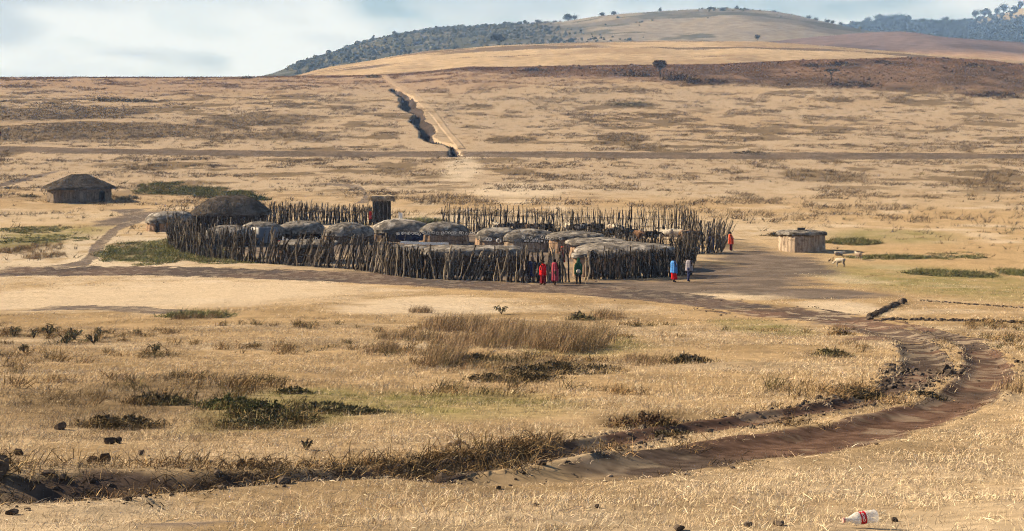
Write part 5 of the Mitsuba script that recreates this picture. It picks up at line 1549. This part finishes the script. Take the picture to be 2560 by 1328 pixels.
def leafy(label, px, v, hpx, seed, n=7):
    """A broad-leaved plant: arching stems with large drooping leaves."""
    at = point(px, v)
    h = hpx * at[1] / FOCAL
    q = np.random.default_rng(seed)
    k = thing('leafy_plant', label, 'plant')
    st, V, F, C, o = [], [], [], [], 0
    for i in range(n):
        a = q.uniform(0, 6.28)
        d = np.array([math.cos(a), math.sin(a), 0])
        top = at + d * h * q.uniform(0.25, 0.75) + [0, 0, h * q.uniform(0.55, 1.0)]
        st.append(tube([at, at * 0.5 + top * 0.5 + [0, 0, h * 0.15], top], [0.02, 0.016, 0.01], 5))
        for j in range(6):
            t = 0.45 + 0.55 * j / 5
            b = at + (top - at) * t + [0, 0, h * 0.12 * math.sin(t * 3.1)]
            e = d * q.uniform(-0.3, 1) + q.normal(size=3) * 0.6
            e[2] = -abs(e[2]) * 0.6 - 0.15
            e = e / np.linalg.norm(e) * h * q.uniform(0.28, 0.45)
            s = np.cross(e, [0, 0, 1.0])
            s = s / (np.linalg.norm(s) + 1e-9) * h * 0.10
            m = b + e * 0.5 + [0, 0, h * 0.06]
            V += [b, m + s, b + e, m - s]
            F += [[o, o + 1, o + 2], [o, o + 2, o + 3]]
            C += [np.array(OLIVE[q.integers(3)]) * 0.9] * 4
            o += 4
    put(f'{k}__stem', trimesh.util.concatenate(st), 'pole_dark')
    put(f'{k}__leaves', (np.array(V), np.array(F)), 'blade_look', False, color=np.array(C))


for i, (lb, px, v, h) in enumerate([
        ('leafy plant standing on the crest of the mound behind the tall grass', 1254, 786, 26), ('leafy plant right of the tall grass on the mound', 1440, 800, 24), ('lone leafy plant in the left grass', 386, 884, 30), ('leafy plant at the far left of the plant group on the left', 34, 842, 26),
        ('second leafy plant from the left in the left plant group', 84, 846, 24), ('tallest leafy plant in the left plant group', 122, 840, 34), ('leafy plant in the middle of the left plant group', 165, 862, 34), ('leafy plant right of the middle in the left plant group', 185, 850, 30), ('leafy plant near the right end of the left plant group', 235, 862, 30), ('rightmost leafy plant of the left plant group', 252, 842, 26), ('lowest leafy plant below the left plant group', 60, 880, 22), ('small plant standing up in the grass near the pale stone', 765, 1124, 26)]):
    leafy(lb, px, v, h, 500 + i)


# ================================================================== trees
def limb_tree(key, label, at, tall, crown_w, crown_h, kind, seed, cols, n, leaf, group=None, cat='tree'):
    q = np.random.default_rng(seed)
    k = thing(key, label, cat, group)
    at = np.asarray(at, float)
    base = tall - crown_h
    out = [tube([at - [0, 0, tall * 0.08], at + [q.normal() * 0.02 * tall, 0, base * 0.5], at + [q.normal() * 0.04 * tall, 0, base]], [tall * 0.045, tall * 0.036, tall * 0.028], 7)]
    for i in range(7):
        a = i * 0.9 + q.uniform(0, 0.5)
        e = at + [math.cos(a) * crown_w * q.uniform(0.2, 0.42), math.sin(a) * crown_w * q.uniform(0.2, 0.42), base + crown_h * q.uniform(0.35, 0.8)]
        s = at + [0, 0, base * q.uniform(0.75, 1.0)]
        out.append(tube([s, (s + e) / 2 + [0, 0, crown_h * 0.04], e], [tall * 0.016, tall * 0.012, tall * 0.006], 5))
    put(f'{k}__trunk', trimesh.util.concatenate(out), 'pole_dark')
    r = np.array([crown_w / 2, crown_w / 2, crown_h / 2])
    V, F, C = leaf_cloud(at + [0, 0, base + crown_h * 0.5], r * 1.12, n, leaf, cols, seed, flat=1.0 if kind == 'flat' else 0.0, lumps=9 if kind != 'flat' else 12)
    cores = [(V, F, C)]
    core = trimesh.creation.icosphere(1)
    for i in range(9):
        d = q.normal(size=3)
        d = d / np.linalg.norm(d) * q.uniform(0.15, 0.55)
        if kind == 'flat':
            d[2] = abs(d[2]) * 0.6
        cv = (np.array(core.vertices) * q.uniform(0.7, 1.2, (len(core.vertices), 1)) * q.uniform(0.28, 0.42) + d) * r + at + [0, 0, base + crown_h * 0.5]
        cores.append((cv, np.array(core.faces), np.repeat(np.array(cols)[q.integers(len(cols))][None], len(cv), 0)))
    V, F, C = join(cores)
    put(f'{k}__crown', (V, F), 'blade_look', False, color=C)
    return k


TREE = [(0.018, 0.024, 0.013), (0.030, 0.035, 0.018), (0.012, 0.016, 0.010)]


def on(hillf, px, y):
    x = (px - 1280) / FOCAL * y
    return np.array([x, y, float(hillf(np.array(x), np.array(y)))])


def span(y, n):
    return n * y / FOCAL


limb_tree('acacia_tree', 'lone umbrella acacia with dark round crown on the golden rise', on(MID, 1245, 1195), 10.6, 11.4, 7.4, 'round', 1, [(0.010, 0.014, 0.007), (0.016, 0.020, 0.010), (0.006, 0.008, 0.005)], 3600, 0.40)
p = point(1650, 196)
limb_tree('forked_tree', 'forked pale trunk tree with dark bushy crown on the brown slope', p, span(p[1], 46), span(p[1], 48), span(p[1], 22), 'round', 2, [(0.06, 0.036, 0.026), (0.085, 0.05, 0.034), (0.04, 0.028, 0.02)], 900, 0.40)
p = point(2078, 204)
limb_tree('thorn_tree', 'thin flat topped thorn tree in the middle of the brown slope', p, span(p[1], 32), span(p[1], 40), span(p[1], 9), 'flat', 3, [(0.08, 0.055, 0.035), (0.055, 0.04, 0.026)], 420, 0.32)
limb_tree('bush_tree', 'tiny tree on the tan rise left of the mauve plain', on(MID, 1893, 1190), 6.0, 5.0, 3.4, 'round', 4, TREE, 260, 0.45)
limb_tree('broad_tree', 'biggest tree on the skyline of the bushy mountain shoulder', on(DOME, 1420, 2150) - [0, 0, 1.5], 16, 17, 14.5, 'round', 5, TREE, 2600, 0.5)
limb_tree('bush_tree', 'leaning dark bush on the pale patch of the mauve plain', on(PLAIN, 2478, 1100), 6.5, 9, 4.5, 'round', 6, TREE, 300, 0.5)
limb_tree('bush_tree', 'dark bush cluster at the foot of the bare mountain', on(DOME, 1735, 1330), 7.0, 14, 6.0, 'round', 7, TREE, 500, 0.7)
limb_tree('bush_tree', 'narrow dark bush left of the bush cluster at the mountain foot', on(DOME, 1702, 1330), 6.0, 4.0, 5.2, 'round', 8, TREE, 260, 0.5)
for i, (px, y, h, w, lb) in enumerate([
        (726, 1900, 8, 8, 'lowest skyline tree at the left foot of the bushy mountain'), (758, 1950, 8, 8, 'second skyline tree from the left foot of the mountain'), (777, 2000, 7, 4, 'thin skyline tree, left of a close pair on the mountain'), (785, 2010, 9, 6, 'taller skyline tree, right of a close pair on the mountain'),
        (822, 2080, 10, 12, 'bushy skyline tree above the steep left shoulder'), (867, 2120, 9, 9, 'round skyline tree halfway up the left shoulder'), (933, 2150, 11, 5, 'solitary pin like skyline tree on the upper shoulder'), (986, 2150, 10, 9, 'round skyline tree where the shoulder levels off'),
        (1090, 2150, 8, 8, 'small skyline tree left of the long level crest'), (1312, 2150, 8, 8, 'small skyline tree left of the biggest one'), (1345, 2150, 8, 16, 'wide low skyline tree close left of the biggest one'), (1438, 2150, 10, 12, 'flat skyline tree touching the right of the biggest one'),
        (1505, 2150, 8, 12, 'flat topped skyline tree right of the biggest one'), (1535, 2150, 8, 14, 'second flat topped skyline tree right of the biggest one'), (1650, 2150, 7, 7, 'small bush on the skyline left of the summit'), (1842, 2150, 7, 8, 'bush on the skyline just right of the summit'), (1934, 2150, 6, 12, 'low bush on the skyline right shoulder of the summit'),
        (2022, 2150, 9, 9, 'first flat tree on the right slope of the mountain'), (2040, 2150, 8, 8, 'second flat tree on the right slope of the mountain'), (2068, 2150, 9, 12, 'third flat tree on the right slope of the mountain'), (2082, 2150, 9, 9, 'fourth flat tree on the right slope of the mountain'), (2101, 2150, 9, 10, 'last flat tree in the notch right of the mountain')]):
    limb_tree('skyline_tree', lb, on(DOME, px, y) - [0, 0, 1.2], h, w, h * (0.85 if px > 2000 or px in (1438, 1505, 1535) else 0.92), 'flat' if px > 2000 else 'round', 900 + i, TREE, 420, 0.42)
for i, (px, y, h, w, lb) in enumerate([
        (2133, 3300, 14, 16, 'first round tree at the left end of the blue forest skyline'), (2170, 3300, 20, 18, 'round tree second from the left on the forest skyline'), (2196, 3300, 26, 28, 'tallest spreading tree of the forest skyline'), (2210, 3300, 22, 26, 'wide tree right of the tallest forest tree'), (2226, 3300, 22, 24, 'middle tree of the forest skyline clump'),
        (2240, 3300, 26, 28, 'dense tree right of the middle of the forest clump'), (2254, 3300, 26, 26, 'tree near the right end of the forest clump'), (2268, 3300, 22, 26, 'rightmost tree of the forest skyline clump'), (2305, 3300, 14, 34, 'low wide tree in the dip right of the forest clump'), (2362, 3300, 18, 22, 'lone round tree in the middle of the grassy crest'),
        (2439, 3300, 28, 20, 'thin flat crowned tree on the right grassy crest'), (2462, 3300, 26, 34, 'wide dark tree right of the thin flat crowned one'), (2494, 3300, 20, 18, 'light open tree on the upper right crest'), (2510, 3300, 26, 30, 'big round tree on the upper right crest'), (2535, 3300, 14, 20, 'low tree near the top right corner'), (2552, 3300, 22, 20, 'tree at the top right corner of the picture')]):
    limb_tree('crest_tree', lb, on(FOREST, px, y) - [0, 0, 3.0], h, w, h * 0.82, 'round', 950 + i, [(0.010, 0.014, 0.009), (0.016, 0.021, 0.012)], 700, 0.8)


BALL = trimesh.creation.icosahedron()


def cover(key, label, hillf, n, xr, yr, mask, size, cols, leaf):
    """Bushes too many and too far to count, as one mesh."""
    x, y = g.uniform(*xr, n), yr[0] + (yr[1] - yr[0]) * g.random(n)
    k = mask(x, y) > g.random(n)
    x, y = x[k], y[k]
    z = hillf(x, y)
    n = len(x)
    s = size * np.exp(g.normal(size=n) * 0.35)
    ball = np.array(BALL.vertices)
    V = np.stack([x, y, z + s * 0.22], -1)[:, None] + ball[None] * g.uniform(0.65, 1.25, (n, len(ball), 1)) * (s[:, None, None] * [0.5, 0.5, leaf])
    F = np.array(BALL.faces)[None] + (np.arange(n) * len(ball))[:, None, None]
    V = V.reshape(-1, 3)
    C = np.repeat(np.array(cols)[g.integers(0, len(cols), n)] * np.exp(g.normal(size=(n, 1)) * 0.3), len(ball), axis=0)
    put(key, (V, F.reshape(-1, 3)), 'blade_look', True, color=np.clip(C, 0.003, 0.6))
    tag(key, label, 'bushes', kind='stuff')


def wooded(x, y):
    z = DOME(x, y)
    m = sstep(110, -30, x + 200 * (fbm2(x, y, 160, 3, 81) - 0.5) + 0.10 * (y - 1900))
    m = m * sstep(-0.160, -0.145, x / y)
    return np.maximum(m * (0.35 + 0.65 * sstep(0.38, 0.6, fbm2(x, y, 50, 3, 84))), 0.5 * sstep(0.60, 0.66, fbm2(x, y, 100, 3, 82)) * (x > -100))


cover('mountain_scrub', 'dark scrub covering the left shoulder of the mountain', DOME, 12000, (-330, 620), (1420, 2190), wooded, 3.2, [(0.030, 0.036, 0.022), (0.048, 0.052, 0.032), (0.075, 0.072, 0.046)], 0.42)
cover('forest_canopy', 'dense dark forest over the far right hills', FOREST, 14000, (680, 1420), (2300, 3310), lambda x, y: 1 - 0.85 * sstep(0.0, 60.0, FOREST(x, y) - 205 + 0.11 * (x - 900)) * sstep(930, 1010, x), 5.5, [(0.008, 0.012, 0.008), (0.014, 0.018, 0.010), (0.006, 0.009, 0.006)], 0.45)

cover('ridge_scrub', 'dark thorny scrub spread over the brown slope below the golden rise', sheet_height, 2600, (-60, 245), (500, 690),
      lambda x, y: (y > np.interp(x, RIDGE_LOW[:, 0], RIDGE_LOW[:, 1])) * sstep(0.44, 0.62, fbm2(x, y, 22, 3, 91)), 0.75, [(0.085, 0.052, 0.038), (0.115, 0.068, 0.048), (0.055, 0.036, 0.028)], 0.36)
